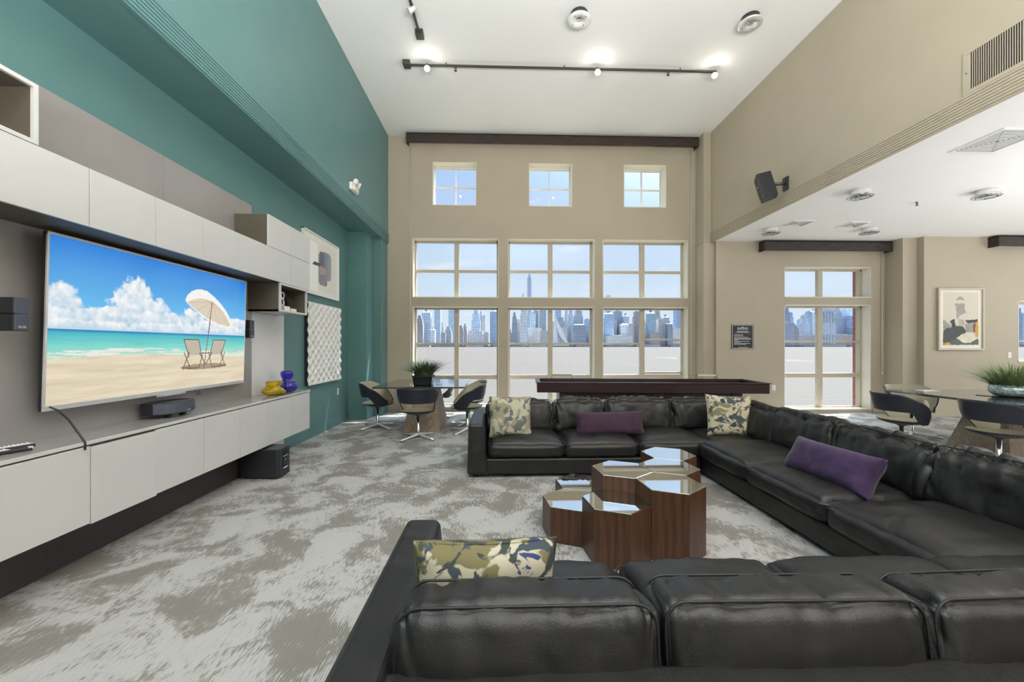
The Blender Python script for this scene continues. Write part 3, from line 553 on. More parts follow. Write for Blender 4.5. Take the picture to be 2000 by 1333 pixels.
def beach(u, v):
    asp = 1.75; H = .455; N = fbm(u*9*asp, v*9, 3); N2 = fbm(u*30*asp, v*30, 5)
    t = np.clip((v-H)/(1-H), 0, 1)[..., None]
    sky = lin(150, 215, 250)*(1-t)+lin(38, 135, 225)*t
    sky = np.where(t < .25, lin(190, 228, 248)*(1-t/.25)+lin(110, 195, 245)*(t/.25), lin(110, 195, 245)*(1-(t-.25)/.75)+lin(30, 128, 222)*((t-.25)/.75))
    c = sky.copy()
    for (cx, cy, rx, ry) in [(.03, .60, .10, .13), (.02, .52, .2, .06), (.14, .54, .08, .06), (.31, .68, .075, .15), (.36, .60, .13, .11), (.33, .53, .22, .07), (.25, .56, .07, .06), (.50, .55, .10, .07), (.62, .58, .06, .08), (.68, .52, .12, .05), (.60, .50, .16, .04), (.94, .56, .08, .06), (.86, .50, .12, .045), (.45, .49, .2, .035), (.12, .49, .15, .03)]:
        d = ((u-cx)/rx)**2+((v-cy)/ry)**2; a = np.clip((1.25-d)+(N-.48)*2.4+(N2-.48)*.9, 0, 1)
        a = np.clip(a*2.2, 0, 1)*np.clip((v-H-.005)*60, 0, 1); sh = np.clip(.5+(v-cy)/ry*.28+(N2-.48)*1.1+(N-.48)*.6, 0, 1)[..., None]
        col = lin(176, 208, 230)*(1-sh)+lin(255, 255, 255)*sh; c = c*(1-a[..., None])+col*a[..., None]
    s = np.clip((H-v)/(H-.27), 0, 1)[..., None]
    sea = np.where(s < .12, lin(25, 110, 175)*(1-s/.12)+lin(70, 190, 205)*(s/.12), np.where(s < .6, lin(70, 190, 205)*(1-(s-.12)/.48)+lin(130, 222, 208)*((s-.12)/.48), lin(130, 222, 208)*(1-(s-.6)/.4)+lin(205, 228, 212)*((s-.6)/.4)))
    wv = (fbm(u*12, v*160, 8)-.48)[..., None]*.25; sea = sea*(1+wv)
    c = np.where((v < H)[..., None], sea, c)
    sn = (fbm(u*7, v*46, 11)-.48)[..., None]; sand = lin(232, 218, 190)*(1+sn*.42); edge = .275+.02*np.sin(u*5)+.008*(N-.5)
    foam = (v < edge+.045) & (v > edge) & (fbm(u*10, v*120, 4) > .5); c = np.where(foam[..., None], lin(236, 240, 232), c)
    c = np.where((v < edge)[..., None], sand, c)
    def put(mask, rgb):
        nonlocal c; c = np.where(mask[..., None], rgb, c)
    put(((u-.70)/.155)**2+((v-.175)/.026)**2 < 1, lin(165, 150, 130))
    # parasol
    put(seg(u, v, (.69, .15), (.742, .76), .0045, asp), lin(150, 95, 75))
    R0 = [(.563, .735), (.575, .775), (.60, .815), (.635, .84), (.66, .845), (.70, .84), (.75, .80), (.80, .745), (.845, .68), (.875, .615), (.888, .56), (.888, .535), (.872, .525), (.84, .525), (.79, .54), (.72, .575), (.66, .62), (.61, .67), (.575, .71)]
    put(inpoly(u, v, R0), lin(252, 250, 246))
    R1 = [(.575, .715), (.60, .74), (.65, .765), (.70, .765), (.745, .755), (.80, .70), (.85, .62), (.878, .55), (.86, .54), (.79, .555), (.72, .59), (.66, .635), (.61, .68)]
    put(inpoly(u, v, R1), lin(226, 212, 190))
    for q in [(.585, .72), (.63, .655), (.70, .60), (.79, .553), (.87, .545), (.83, .655), (.66, .765)]: put(seg(u, v, (.735, .745), q, .002, asp), lin(196, 180, 158))
    put(seg(u, v, (.715, .45), (.737, .745), .0045, asp), lin(125, 90, 75))
    # two deck chairs
    for (x0, f) in ((.565, 1), (.84, -1)):
        X = lambda a: x0+f*a
        put(inpoly(u, v, [(X(.0), .405), (X(.085), .405), (X(.105), .275), (X(.022), .275)]), lin(196, 184, 165))
        for p, q in [((-.003, .41), (.03, .26)), ((.088, .41), (.112, .25)), ((-.005, .16), (.03, .30)), ((.04, .16), (.0, .30)), ((.095, .17), (.12, .30)), ((.135, .20), (.095, .29)), ((.0, .17), (.09, .165)), ((.10, .29), (.135, .29)), ((.0, .408), (.088, .408))]:
            put(seg(u, v, (X(p[0]), p[1]), (X(q[0]), q[1]), .0042, asp), lin(120, 78, 55))
    return c
po = Vector((-2.745, 3.424, tz0)); rm_ = Matrix.Rotation(tilt, 3, 'Y')
picture('screen', po+rm_ @ Vector((.0015, -h_+.011, .024)), (0, 1, 0), rm_ @ Vector((0, 0, 1)), TW-.018, THt-.039, 440, 250, beach, tv, emis=.92, rough=.12)
# speakers beside the television
def letters(txt, size, loc, rot, m, parent):
    cu = bpy.data.curves.new('t', 'FONT'); cu.body = txt; cu.size = size; cu.extrude = .0008; cu.align_x = 'CENTER'; cu.align_y = 'CENTER'
    t_ = bpy.data.objects.new('t', cu); COL.objects.link(t_); bpy.context.view_layer.update()
    me = bpy.data.meshes.new_from_object(t_.evaluated_get(bpy.context.evaluated_depsgraph_get())); bpy.data.objects.remove(t_)
    me.transform(Matrix.LocRotScale(Vector(loc)-parent.location, rot, None)); me.materials.clear(); me.materials.append(M[m])
    o = bpy.data.objects.new('lettering', me); COL.objects.link(o); o.parent = parent; return o
from mathutils import Euler
def face_px(): return Euler((R(90), 0, R(90)))    # readable from +x
def side_speaker(yc, z0, z1, lab, w=.078, d=.155, xf=-2.7):
    t = thing('satellite_speaker', lab, 'speaker', (XB, yc, z0), group='speakers beside the television')
    x1 = xf; x0 = x1-d; zm = (z0+z1)/2
    obj('cabinet', MB().box(x0, x1-.012, yc-w/2, yc+w/2, z0, zm-.002).box(x0, x1-.012, yc-w/2, yc+w/2, zm+.002, z1), 'black', t, .004)
    obj('grille', MB().box(x1-.012, x1, yc-w/2+.002, yc+w/2-.002, z0+.002, zm-.001).box(x1-.012, x1, yc-w/2+.002, yc+w/2-.002, zm+.001, z1-.002), 'grille', t, .003)
    obj('wall_mount', MB().box(XB, x0+.01, yc-.015, yc+.015, zm-.02, zm+.02), 'black', t)
    letters('BOSE', .016, (x1+.0012, yc, z0+.02), face_px(), 'silver', t)
side_speaker(2.274, 1.483, 1.665, 'black two-cube speaker left of the television', w=.072, d=.17, xf=-2.62)
side_speaker(4.507, 1.487, 1.685, 'black two-cube speaker right of the television', w=.075, d=.07, xf=-2.735)
t = thing('center_speaker', 'curved dark centre speaker hung under the television on the counter', 'speaker', (-2.64, 3.36, .823))
prof = [(-2.80, 3.20), (-2.80, 3.54), (-2.70, 3.56), (-2.64, 3.54), (-2.605, 3.48), (-2.59, 3.38), (-2.605, 3.28), (-2.64, 3.22), (-2.70, 3.19)]
prof.reverse()
obj('cabinet', MB().prism(prof, .852, .945), 'black', t, .004)
obj('grille', MB().prism([(x+.006, y) for x, y in prof], .858, .938), 'grille', t, .003)
obj('feet', MB().box(-2.68, -2.64, 3.27, 3.30, .823, .853).box(-2.68, -2.64, 3.42, 3.45, .823, .853), 'black', t)
letters('BOSE', .014, (-2.582, 3.40, .87), face_px(), 'silver', t)
o = obj('power_cable', MB().tube([(-2.72, 2.50, 1.03), (-2.66, 2.49, 1.01), (-2.58, 2.47, .96), (-2.52, 2.455, .90), (-2.482, 2.45, .853), (-2.462, 2.45, .822), (-2.461, 2.448, .78)], .0055, 8), 'black')
tag(o, 'black cable hanging from the television corner over the counter edge', 'cable')
o = obj('sensor_cable', MB().tube([(-2.72, 3.66, 1.0), (-2.70, 3.66, .965), (-2.70, 3.685, .962), (-2.72, 3.70, 1.0)], .004, 6), 'black'); tag(o, 'short cable loop hanging under the television', 'cable')
# remotes
def remote(x, y, rz, L_, lab, key='black'):
    t = thing('remote_control', lab, 'remote control', (x, y, .824), rz)
    w = .052
    b_ = MB().prism([(-w/2, -L_/2), (w/2, -L_/2), (w/2*.9, L_/2), (-w/2*.9, L_/2)], 0, .020); obj('case', b_, key, t, .007, world=False, seg=3)
    obj('face_plate', MB().prism([(-w/2+.006, -L_/2+.006), (w/2-.006, -L_/2+.006), (w/2*.9-.006, L_/2-.006), (-w/2*.9+.006, L_/2-.006)], .0195, .0215), 'silver', t, .001, world=False)
    for j in range(9):
        for i in range(3): pass
    bt = MB()
    for j in range(int(L_/.017)-1):
        for i in range(3): bt.lathe([(.0045, 0), (.0045, .0035), (.003, .0045)], 8, (-.014+i*.014, -L_/2+.018+j*.017, .021))
    obj('buttons', bt, 'white' if key == 'black' else 'black', t, world=False)
remote(-2.665, 2.13, R(-24), .21, 'long black remote control nearest the left edge of the counter')
remote(-2.70, 2.27, R(-18), .21, 'black and silver remote control behind the others on the counter')
t = thing('remote_control', 'small silver-tipped black remote between the two long ones', 'remote control', (-2.615, 2.235, .824), R(-30))
obj('case', MB().prism([(-.017, -.06), (.017, -.06), (.02, .04), (.012, .065), (-.012, .065), (-.02, .04)], 0, .02), 'black', t, .006, world=False)
obj('tip', MB().prism([(-.018, .045), (.018, .045), (.011, .066), (-.011, .066)], .003, .0215), 'silver', t, .003, world=False)

# vases
t = thing('glass_vase', 'squat yellow twisted art glass vase on the counter', 'vase', (-2.63, 4.74, .824))
tw = lambda a, z: 1+.16*math.sin(3*a+z*38)*(1 if z < .11 else .4)
pf = [(.05, .0), (.095, .012), (.118, .04), (.108, .075), (.078, .098), (.072, .108), (.088, .125), (.095, .145), (.09, .16), (.082, .160), (.085, .145), (.08, .13), (.062, .108), (.07, .095), (.098, .07), (.106, .042), (.085, .02), (.0, .016)]
obj('body', MB().lathe(pf, 48, (0, 0, 0), lobes=tw), 'amber', t, world=False)
t = thing('glass_vase', 'cobalt blue gourd-shaped art glass vase with ribbed belly', 'vase', (-2.64, 5.045, .824))
tw = lambda a, z: 1+.045*math.cos(12*a+z*9)*(1 if z < .14 else 0)
pf = [(.04, .0), (.08, .01), (.112, .045), (.116, .075), (.10, .115), (.06, .148), (.05, .16), (.062, .185), (.072, .215), (.072, .245), (.064, .262), (.058, .262), (.065, .243), (.065, .215), (.055, .187), (.042, .16), (.05, .145), (.09, .112), (.106, .075), (.10, .048), (.07, .02), (.0, .016)]
obj('body', MB().lathe(pf, 60, (0, 0, 0), lobes=tw), 'cobalt', t, world=False)
obj('coil', MB().tube([(.045*math.cos(a)+.04, .118*math.sin(a)*.8+.01, .075+.05*math.cos(a)) for a in [2*PI*i/24 for i in range(24)]], .009, 8, True), 'cobalt', t, world=False)
# subwoofer
t = thing('subwoofer', 'black subwoofer box on the carpet under the cabinet end', 'speaker', (-2.50, 4.42, 0))
obj('cabinet', MB().prism([(-2.71, 4.255), (-2.335, 4.245), (-2.31, 4.27), (-2.31, 4.47), (-2.335, 4.495), (-2.71, 4.505)], .012, .31), 'black', t, .008)
obj('feet', MB().box(-2.68, -2.64, 4.28, 4.48, 0, .013).box(-2.38, -2.34, 4.28, 4.48, 0, .013), 'black', t)
obj('port_panel', MB().box(-2.312, -2.303, 4.335, 4.41, .10, .265), 'black_gloss', t, .002)
obj('port_trim', MB().box(-2.306, -2.299, 4.33, 4.415, .215, .222).box(-2.306, -2.299, 4.33, 4.415, .088, .10).box(-2.306, -2.300, 4.36, 4.38, .175, .181), 'silver', t, .002)

# ---- art on the teal wall
def art_blob(u, v):
    c = np.ones(u.shape+(3,))*lin(236, 233, 226)
    inner = (u > .09) & (u < .93) & (v > .08) & (v < .92); c[inner] = lin(232, 228, 219)
    def rr(x0, x1, y0, y1, r):
        dx = np.maximum(np.maximum(x0+r-u, u-(x1-r)), 0); dy = np.maximum(np.maximum(y0+r-v, v-(y1-r)), 0); return (np.hypot(dx, dy) < r) & (u > x0) & (u < x1) & (v > y0) & (v < y1)
    n = fbm(u*6, v*6, 2)[..., None]
    m = rr(.50, .78, .30, .80, .08); c = np.where(m[..., None], lin(150, 158, 160)*(.85+.3*n), c)
    m = rr(.40, .66, .18, .76, .07); c = np.where(m[..., None], lin(140, 142, 150)*(.8+.4*n), c)
    m = inpoly(u, v, [(.42, .52), (.63, .50), (.62, .40), (.44, .36)]); c = np.where(m[..., None], lin(176, 160, 156), c)
    m = rr(.44, .56, .52, .78, .04); c = np.where(m[..., None], lin(112, 114, 132)*(.8+.4*n), c)
    m = inpoly(u, v, [(.28, .55), (.45, .56), (.45, .50), (.22, .49)]); c = np.where(m[..., None], lin(92, 84, 88), c)
    m = (u < .38) & (v > .05) & (v < .88) & (u > .12); c = np.where((m & ~inpoly(u, v, [(.28, .55), (.45, .56), (.45, .50), (.22, .49)]))[..., None], lin(246, 245, 242), c)
    return c
t = thing('framed_art', 'white-framed print of grey rounded shapes on the teal wall', 'picture', (XL, 6.48, 2.18))
AY0, AY1, AZ0, AZ1 = 5.86, 7.12, 2.185, 3.13
fr = MB().box(XL, XL+.045, AY0, AY0+.02, AZ0, AZ1).box(XL, XL+.045, AY1-.02, AY1, AZ0, AZ1).box(XL, XL+.045, AY0, AY1, AZ0, AZ0+.02).box(XL, XL+.045, AY0, AY1, AZ1-.02, AZ1)
obj('frame', fr, 'white', t, .002); obj('backing', MB().box(XL, XL+.02, AY0+.02, AY1-.02, AZ0+.02, AZ1-.02), 'white', t)
picture('print', (XL+.0215, AY0+.02, AZ0+.02), (0, 1, 0), (0, 0, 1), AY1-AY0-.04, AZ1-AZ0-.04, 160, 130, art_blob, t)
t = thing('relief_panel', 'white carved wave relief panel hung below the framed print', 'wall art', (XL, 6.55, .81))
def wavef(u, v):
    y = 5.95+u*1.20; z = .812+v*1.245; q = u*13; col = min(12, math.floor(q)); cu_ = q-col
    ridge = math.sin(PI*cu_)**.6 if 0 < cu_ < 1 else 0; ph = 2*PI*(8.5*v+.5*(col % 2))
    hgt = .020*ridge+.016*math.sin(ph)*(math.sin(PI*cu_) if 0 < cu_ < 1 else 0)+.006*math.sin(ph+PI/2)
    edge = .010*math.sin(v*2*PI*8.5) if u in (0.0, 1.0) else 0
    return (XL+.052+hgt, y+edge, z)
g = MB().grid(wavef, 157, 170, smooth=True)
obj('relief', g, 'white', t); obj('panel', MB().box(XL+.004, XL+.044, 5.95, 7.15, .812, 2.057), 'shell_out', t)
t = thing('outlet', 'white outlet plate on the teal wall beside the relief panel', 'outlet', (XL, 7.17, .585))
obj('plate', MB().box(XL, XL+.006, 7.135, 7.205, .53, .645), 'white', t, .002); obj('sockets', MB().box(XL+.005, XL+.008, 7.152, 7.188, .555, .582).box(XL+.005, XL+.008, 7.152, 7.188, .594, .621), 'cream', t, .002)
# ================================================================ SOFAS
def cushion(w, d, h, r=.06, puff=.03, side=.015, amp=.008, seed=0, cuts=20, fold=0, sag=0, pinch=0, foldscale=9):
    """soft box centred on the origin: rounded edges, swollen faces, creases running off the top edges"""
    bm = bmesh.new(); bmesh.ops.create_cube(bm, size=2.0)
    bmesh.ops.subdivide_edges(bm, edges=bm.edges[:], cuts=cuts, use_grid_fill=True)
    a = Vector((w/2, d/2, h/2)); r = min(r, w/2*.98, d/2*.98, h/2*.98); so = Vector((seed*3.17, seed*1.91, seed*5.3))
    for v in bm.verts:
        q = Vector([math.sin(PI/2*max(-1, min(1, c))) for c in v.co]); p = Vector((q.x*a.x, q.y*a.y, q.z*a.z))
        core = Vector([max(-(a[i]-r), min(a[i]-r, p[i])) for i in range(3)]); n = p-core
        if n.length < 1e-6: n = Vector((0, 0, 1))
        n.normalize(); pos = core+n*r
        mxy = (1-q.x**4)*(1-q.y**4); mxz = (1-q.x**4)*(1-q.z**4); myz = (1-q.y**4)*(1-q.z**4)
        pos.z += puff*n.z*mxy*(1 if n.z > 0 else .3); pos.y += side*n.y*mxz; pos.x += side*n.x*myz
        if sag: pos.z -= sag*(1-q.x*q.x)*(.5+.5*q.z)
        if pinch:
            k = (abs(q.x)**6)*(abs(q.z)**6); pos.z += pinch*k*(1 if q.z > 0 else -1); pos.x += pinch*k*(1 if q.x > 0 else -1)
        P_ = pos+so
        nn = noise.noise(P_*4)*1.0+noise.noise(P_*9)*.5
        disp = amp*nn
        if fold:
            e = max(0, q.z)**1.5*.8+.25+.5*abs(q.x)**6
            f1 = 1-abs(noise.noise(Vector((P_.x*foldscale+P_.z*2.5, P_.y*2.2, P_.z*2.0))))*2.2
            f2 = 1-abs(noise.noise(Vector((P_.x*foldscale*1.9-P_.z*4, P_.y*3, P_.z*3.5+9))))*2.2
            disp += -fold*e*(max(0, f1)**3+.5*max(0, f2)**3)
        v.co = pos+n*disp
    mb = MB(); bm.verts.index_update(); mb.add([tuple(v.co) for v in bm.verts], [tuple(x.index for x in f.verts) for f in bm.faces], True); bm.free(); return mb
def seam(w, d, h, r, z, n=40, ins=.0, rad=.0045):
    """welt around a soft box at height z (local)"""
    pts = []; hw, hd = w/2+.004-ins, d/2+.004-ins; rr = min(r, .05)
    for cx, cy, a0 in ((hw-rr, hd-rr, 0), (-hw+rr, hd-rr, 90), (-hw+rr, -hd+rr, 180), (hw-rr, -hd+rr, 270)):
        for k in range(6):
            a = R(a0+k*18); pts.append((cx+rr*math.cos(a), cy+rr*math.sin(a), z))
    return MB().tube(pts, rad, 6, True)
def add_cush(parent, name, w, d, h, loc, rot=(0, 0, 0), seed=0, r=.07, puff=.035, amp=.008, fold=.0, cuts=20, seams='xy', side=.02, m='leather', sag=0, foldscale=9):
    mx = Matrix.Translation(loc) @ Euler(rot).to_matrix().to_4x4()
    o = obj(name, cushion(w, d, h, r, puff, side, amp, seed, cuts, fold, sag, foldscale=foldscale).xf(mx), m, parent)
    sm = MB()
    if seams == 'xy':
        sm = seam(w, d, h, r, h/2-r*.62, ins=r*.10); 
    else:   # back cushion: welt round front and back faces
        for yy in (-d/2+r*.45, d/2-r*.45):
            pts = []; hw, hh = w/2-r*.12, h/2-r*.12; rr = .06
            for cx, cz, a0 in ((hw-rr, hh-rr, 0), (-hw+rr, hh-rr, 90), (-hw+rr, -hh+rr, 180), (hw-rr, -hh+rr, 270)):
                for k in range(7): a = R(a0+k*15); pts.append((cx+rr*math.cos(a), yy*1.04, cz+rr*math.sin(a)+(puff*.6*(1-(cx/hw)**2) if cz > 0 else 0)))
            sm.tube(pts, .004, 6, True)
    obj('piping', sm.xf(mx), 'leather_edge', o)
    return o
AT = .575
# ---- far section, faces the camera
s1 = thing('sectional_sofa', 'far section of the black leather sectional sofa, in front of the shuffleboard table', 'sofa', (.9, 4.75, 0))
obj('base', MB().box(-.14, 2.17, 4.215, 5.10, .035, .205), 'leather', s1, .018)
obj('feet', MB().box(-.28, -.22, 4.28, 4.34, 0, .04).box(-.28, -.22, 5.14, 5.2, 0, .04).box(1.95, 2.0, 4.3, 4.36, 0, .04).box(1.95, 2.0, 5.14, 5.2, 0, .04), 'black', s1)
def arm(parent, xo, y0, y1, top_in, bot_in, z=AT):
    o = obj('arm', MB().hexa([(xo, y0, .03), (bot_in, y0, .03), (bot_in, y1, .03), (xo, y1, .03)], [(xo+.012, y0+.012, z), (top_in, y0+.012, z), (top_in, y1-.01, z), (xo+.012, y1-.01, z)]), 'leather', parent, .036, seg=5)
    return o
arm(s1, -.340, 4.20, 5.27, -.165, -.115)
obj('back_frame', MB().hexa([(-.13, 5.02, .05), (2.175, 5.02, .05), (2.175, 5.27, .05), (-.13, 5.27, .05)], [(-.16, 5.10, AT), (2.175, 5.10, AT), (2.175, 5.26, AT), (-.16, 5.26, AT)]), 'leather', s1, .02, seg=3)
for k, (a, c_) in enumerate(((-.12, .70), (.70, 1.50), (1.50, 2.30))):
    add_cush(s1, 'seat_cushion', c_-a-.004, .80, .175, ((a+c_)/2, 4.60, .288), seed=k+1, r=.062, puff=.045, amp=.010, fold=.008, foldscale=5)
for k, (a, c_) in enumerate(((-.15, .66), (.655, 1.31), (1.30, 2.12), (2.11, 2.80))):
    add_cush(s1, 'back_cushion', c_-a, .23, .40, ((a+c_)/2, 4.90+.01*k, .535), (R(-10), 0, 0), seed=k+11, r=.075, puff=.04, amp=.012, fold=.036, seams='xz', side=.03, cuts=30, foldscale=11)
# ---- right section
s2 = thing('sectional_sofa', 'long right-hand section of the black leather sectional sofa with the purple bolster', 'sofa', (2.75, 3.0, 0))
obj('base', MB().box(2.18, 3.10, 1.94, 5.10, .035, .205), 'leather', s2, .018)
obj('back_frame', MB().hexa([(3.02, .87, .05), (3.26, .87, .05), (3.26, 5.27, .05), (3.02, 5.27, .05)], [(3.10, .88, AT), (3.25, .88, AT), (3.25, 5.26, AT), (3.10, 5.26, AT)]).hexa([(2.18, 5.02, .05), (3.1, 5.02, .05), (3.1, 5.27, .05), (2.18, 5.27, .05)], [(2.18, 5.10, AT), (3.1, 5.10, AT), (3.1, 5.26, AT), (2.18, 5.26, AT)]), 'leather', s2, .02, seg=3)
obj('feet', MB().box(2.24, 2.3, 2.2, 2.26, 0, .04).box(2.24, 2.3, 3.9, 3.96, 0, .04).box(3.1, 3.16, 2.2, 2.26, 0, .04).box(3.1, 3.16, 4.9, 4.96, 0, .04), 'black', s2)
add_cush(s2, 'seat_cushion', .86, .80, .175, (2.73, 4.62, .288), seed=21, r=.06, puff=.03, amp=.008, fold=.008, foldscale=5)
for k, (a, c_) in enumerate(((3.40, 4.225), (2.56, 3.40), (1.72, 2.56))):
    add_cush(s2, 'seat_cushion', c_-a-.004, .84, .185, (2.55, (a+c_)/2, .292), (0, 0, R(90)), seed=k+24, r=.068, puff=.045, amp=.012, fold=.010, cuts=26 if k else 20, foldscale=5)
for k, (a, c_) in enumerate(((3.95, 4.72), (3.26, 4.12), (2.46, 3.36), (1.68, 2.56), (1.0, 1.70))):
    add_cush(s2, 'back_cushion', c_-a, .25, .42, (2.93+.01*(k % 2), (a+c_)/2, .530), (R(-13), 0, R(-90+(-4 if k in (1, 2) else 2))), seed=k+31, r=.085, puff=.035, amp=.014, fold=.050, seams='xz', side=.035, cuts=46 if k > 1 else 30, foldscale=12)
# ---- near section, back to the camera
s3 = thing('sectional_sofa', 'near section of the black leather sectional sofa, seen from behind', 'sofa', (.9, 1.4, 0))
obj('base', MB().box(-.23, 3.1, .95, 1.905, .035, .205), 'leather', s3, .018)
arm(s3, -.455, .86, 1.94, -.280, -.225)
obj('back_frame', MB().hexa([(-.25, .87, .05), (3.02, .87, .05), (3.02, 1.09, .05), (-.25, 1.09, .05)], [(-.29, .88, AT), (3.09, .88, AT), (3.09, 1.025, AT), (-.29, 1.025, AT)]), 'leather', s3, .02, seg=3)
obj('feet', MB().box(-.38, -.32, .95, 1.01, 0, .04).box(-.38, -.32, 1.8, 1.86, 0, .04).box(1.95, 2.0, .95, 1.01, 0, .04), 'black', s3)
for k, (a, c_) in enumerate(((-.235, .545), (.545, 1.275), (1.275, 2.05), (2.05, 2.95))):
    add_cush(s3, 'seat_cushion', c_-a-.004, .80, .185, ((a+c_)/2, 1.50, .292), seed=k+41, r=.07, puff=.045, amp=.010, fold=.006, cuts=24, foldscale=5)
for k, (a, c_) in enumerate(((-.275, .425), (.437, 1.155), (1.16, 1.90), (1.90, 2.66))):
    add_cush(s3, 'back_cushion', c_-a, .205, .345, ((a+c_)/2, 1.105, .535), (R(-8), 0, R([0, -1, 1.5, 0][k])), seed=k+51, r=.052, puff=.012, amp=.008, fold=.013, seams='xz', side=.014, cuts=50 if k < 3 else 30, foldscale=11)

# ---- loose pillows
def pillow(name, lab, cat, w, h, d, m, loc, rot, seed, cuts=22, pinch=.03, group=None):
    def pf(a, b):
        pass
    bm = bmesh.new(); bmesh.ops.create_cube(bm, size=2.0); bmesh.ops.subdivide_edges(bm, edges=bm.edges[:], cuts=cuts, use_grid_fill=True)
    for v in bm.verts:
        x, y, z = v.co; u = math.sin(PI/2*x) if False else x; q = z
        prof = max(0.0, (1-x**4))**.5*max(0.0, (1-z**4))**.5
        th = d/2*(.10+.90*prof)
        sx = 1-.06*(1-z*z); sz = 1-.07*(1-x*x)     # edges drawn in, corners stand out
        X = x*w/2*sx; Z = z*h/2*sz; Y = y*th
        n = noise.noise(Vector((X*7+seed, Z*7, seed)))*.010+noise.noise(Vector((X*16, Z*16+seed, 3)))*.004
        v.co = (X, Y+(n if y > 0 else -n)*(abs(y) > .9), Z+.006*noise.noise(Vector((X*9, seed, 0))))
    mb = MB(); bm.verts.index_update(); mb.add([tuple(v.co) for v in bm.verts], [tuple(x.index for x in f.verts) for f in bm.faces], True); bm.free()
    t = thing(name, lab, cat, loc, group=group); t.rotation_euler = rot
    obj('cover', mb, m, t, world=False)
    pts = []
    for i in range(64):
        a = i/64*4; s_ = int(a); f = a-s_; c = -1+2*f
        x, z = ((c, -1), (1, c), (-c, 1), (-1, -c))[s_]
        pts.append((x*w/2*(1-.06*(1-z*z)), 0, z*h/2*(1-.07*(1-x*x))))
    obj('piping', MB().tube(pts, .005, 6, True), m, t, world=False)
    return t
pillow('throw_pillow', 'square floral pillow at the left arm of the far sofa section', 'pillow', .47, .45, .15, 'floral2', (.125, 4.50, .60), (R(-14), 0, R(2)), 3.1)
pillow('throw_pillow', 'square cream and black floral pillow in the far right sofa corner', 'pillow', .50, .47, .15, 'floral', (2.63, 4.47, .60), (R(-16), R(2), R(-8)), 5.7)
pillow('throw_pillow', 'floral pillow with blue and olive blots leaning on the near sofa section', 'pillow', .47, .42, .17, 'floral3', (-.045, 1.345, .548), (R(6), 0, R(2)), 8.2, cuts=30)
pillow('lumbar_pillow', 'plum lumbar pillow in the middle of the far sofa section', 'pillow', .80, .27, .16, 'plum', (1.27, 4.55, .505), (R(-14), R(-1), 0), 1.3)
pillow('lumbar_pillow', 'purple velvet lumbar pillow lying on the right sofa section', 'pillow', .70, .30, .25, 'purple', (2.50, 2.93, .50), (R(-28), 0, R(-86)), 2.2, cuts=26)

# ================================================================ HEXAGONAL TABLES
HA = R(157.6)
LV = lambda ang: Vector((.395*math.cos(R(ang)), .395*math.sin(R(ang))))
a_, b_, c__ = LV(127.6), LV(7.6), LV(67.6); T1 = Vector((1.175, 2.707))
HX = [(T1, .46, 'tall hexagonal walnut side table at the front right of the cluster'), (T1-b_, .361, 'medium-height hexagonal walnut table at the front of the cluster'), (T1-b_+a_, .253, 'low hexagonal walnut table at the front left of the cluster'),
      (T1-b_+a_+c__, .253, 'low hexagonal walnut table at the back left of the cluster'), (T1+a_, .46, 'tall hexagonal walnut table at the left of the tall group'), (T1+c__, .46, 'tall hexagonal walnut table in the middle of the tall group'), (T1+c__+c__, .46, 'tall hexagonal walnut table at the back of the cluster')]
for (c, h, lab) in HX:
    t = thing('hexagonal_side_table', lab, 'side table', (c.x, c.y, 0), group='cluster of hexagonal side tables')
    hp = lambda r: [(r*math.cos(HA+k*PI/3), r*math.sin(HA+k*PI/3)) for k in range(6)]
    obj('body', MB().prism(hp(.2265), 0, h-.006), 'wood', t, .0015, world=False)
    obj('glass_top', MB().prism(hp(.2255), h-.006, h), 'mirror', t, .003, world=False)

# ================================================================ SHUFFLEBOARD
t = thing('shuffleboard_table', 'long dark wood shuffleboard table in front of the back windows', 'game table', (.612, 6.421, 0), R(-4.7))
L_, D_ = 3.65, .84
def sh(mb, n, m, bev=.006): return obj(n, mb, m, t, bev, world=False)
sh(MB().box(0, L_, 0, .05, .645, .80).box(0, L_, D_-.05, D_, .645, .80).box(0, .05, .05, D_-.05, .645, .80).box(L_-.05, L_, .05, D_-.05, .645, .80).box(.05, L_-.05, .05, D_-.05, .645, .665), 'cradle', 'darkred')
sh(MB().box(-.025, L_+.025, -.012, .055, .80, .812).box(-.025, L_+.025, D_-.055, D_+.012, .80, .812).box(-.025, .055, .055, D_-.055, .80, .812).box(L_-.055, L_+.025, .055, D_-.055, .80, .812), 'top_rail', 'darkred', .004)
sh(MB().box(.17, L_-.17, .17, D_-.17, .665, .735), 'playfield', 'playfield', .004)
sh(MB().box(.40, L_-.42, .06, D_-.06, .53, .645), 'apron', 'darkred')
for xa in (.36, 1.86, L_-.42-.14):
    sh(MB().box(xa, xa+.16, .03, D_-.03, 0, .645), 'leg', 'darkred')
for xa in (.28, 2.85):
    sh(MB().tube([(xa-.0, D_-.02, .81), (xa, D_-.02, .875), (xa+.36, D_-.02, .875), (xa+.36, D_-.02, .81)], .006, 8), 'score_wire', 'darkmetal', 0)
    if xa > 1: sh(MB().box(xa+.02, xa+.34, D_-.028, D_-.012, .862, .888), 'score_beads', 'cream', .003)
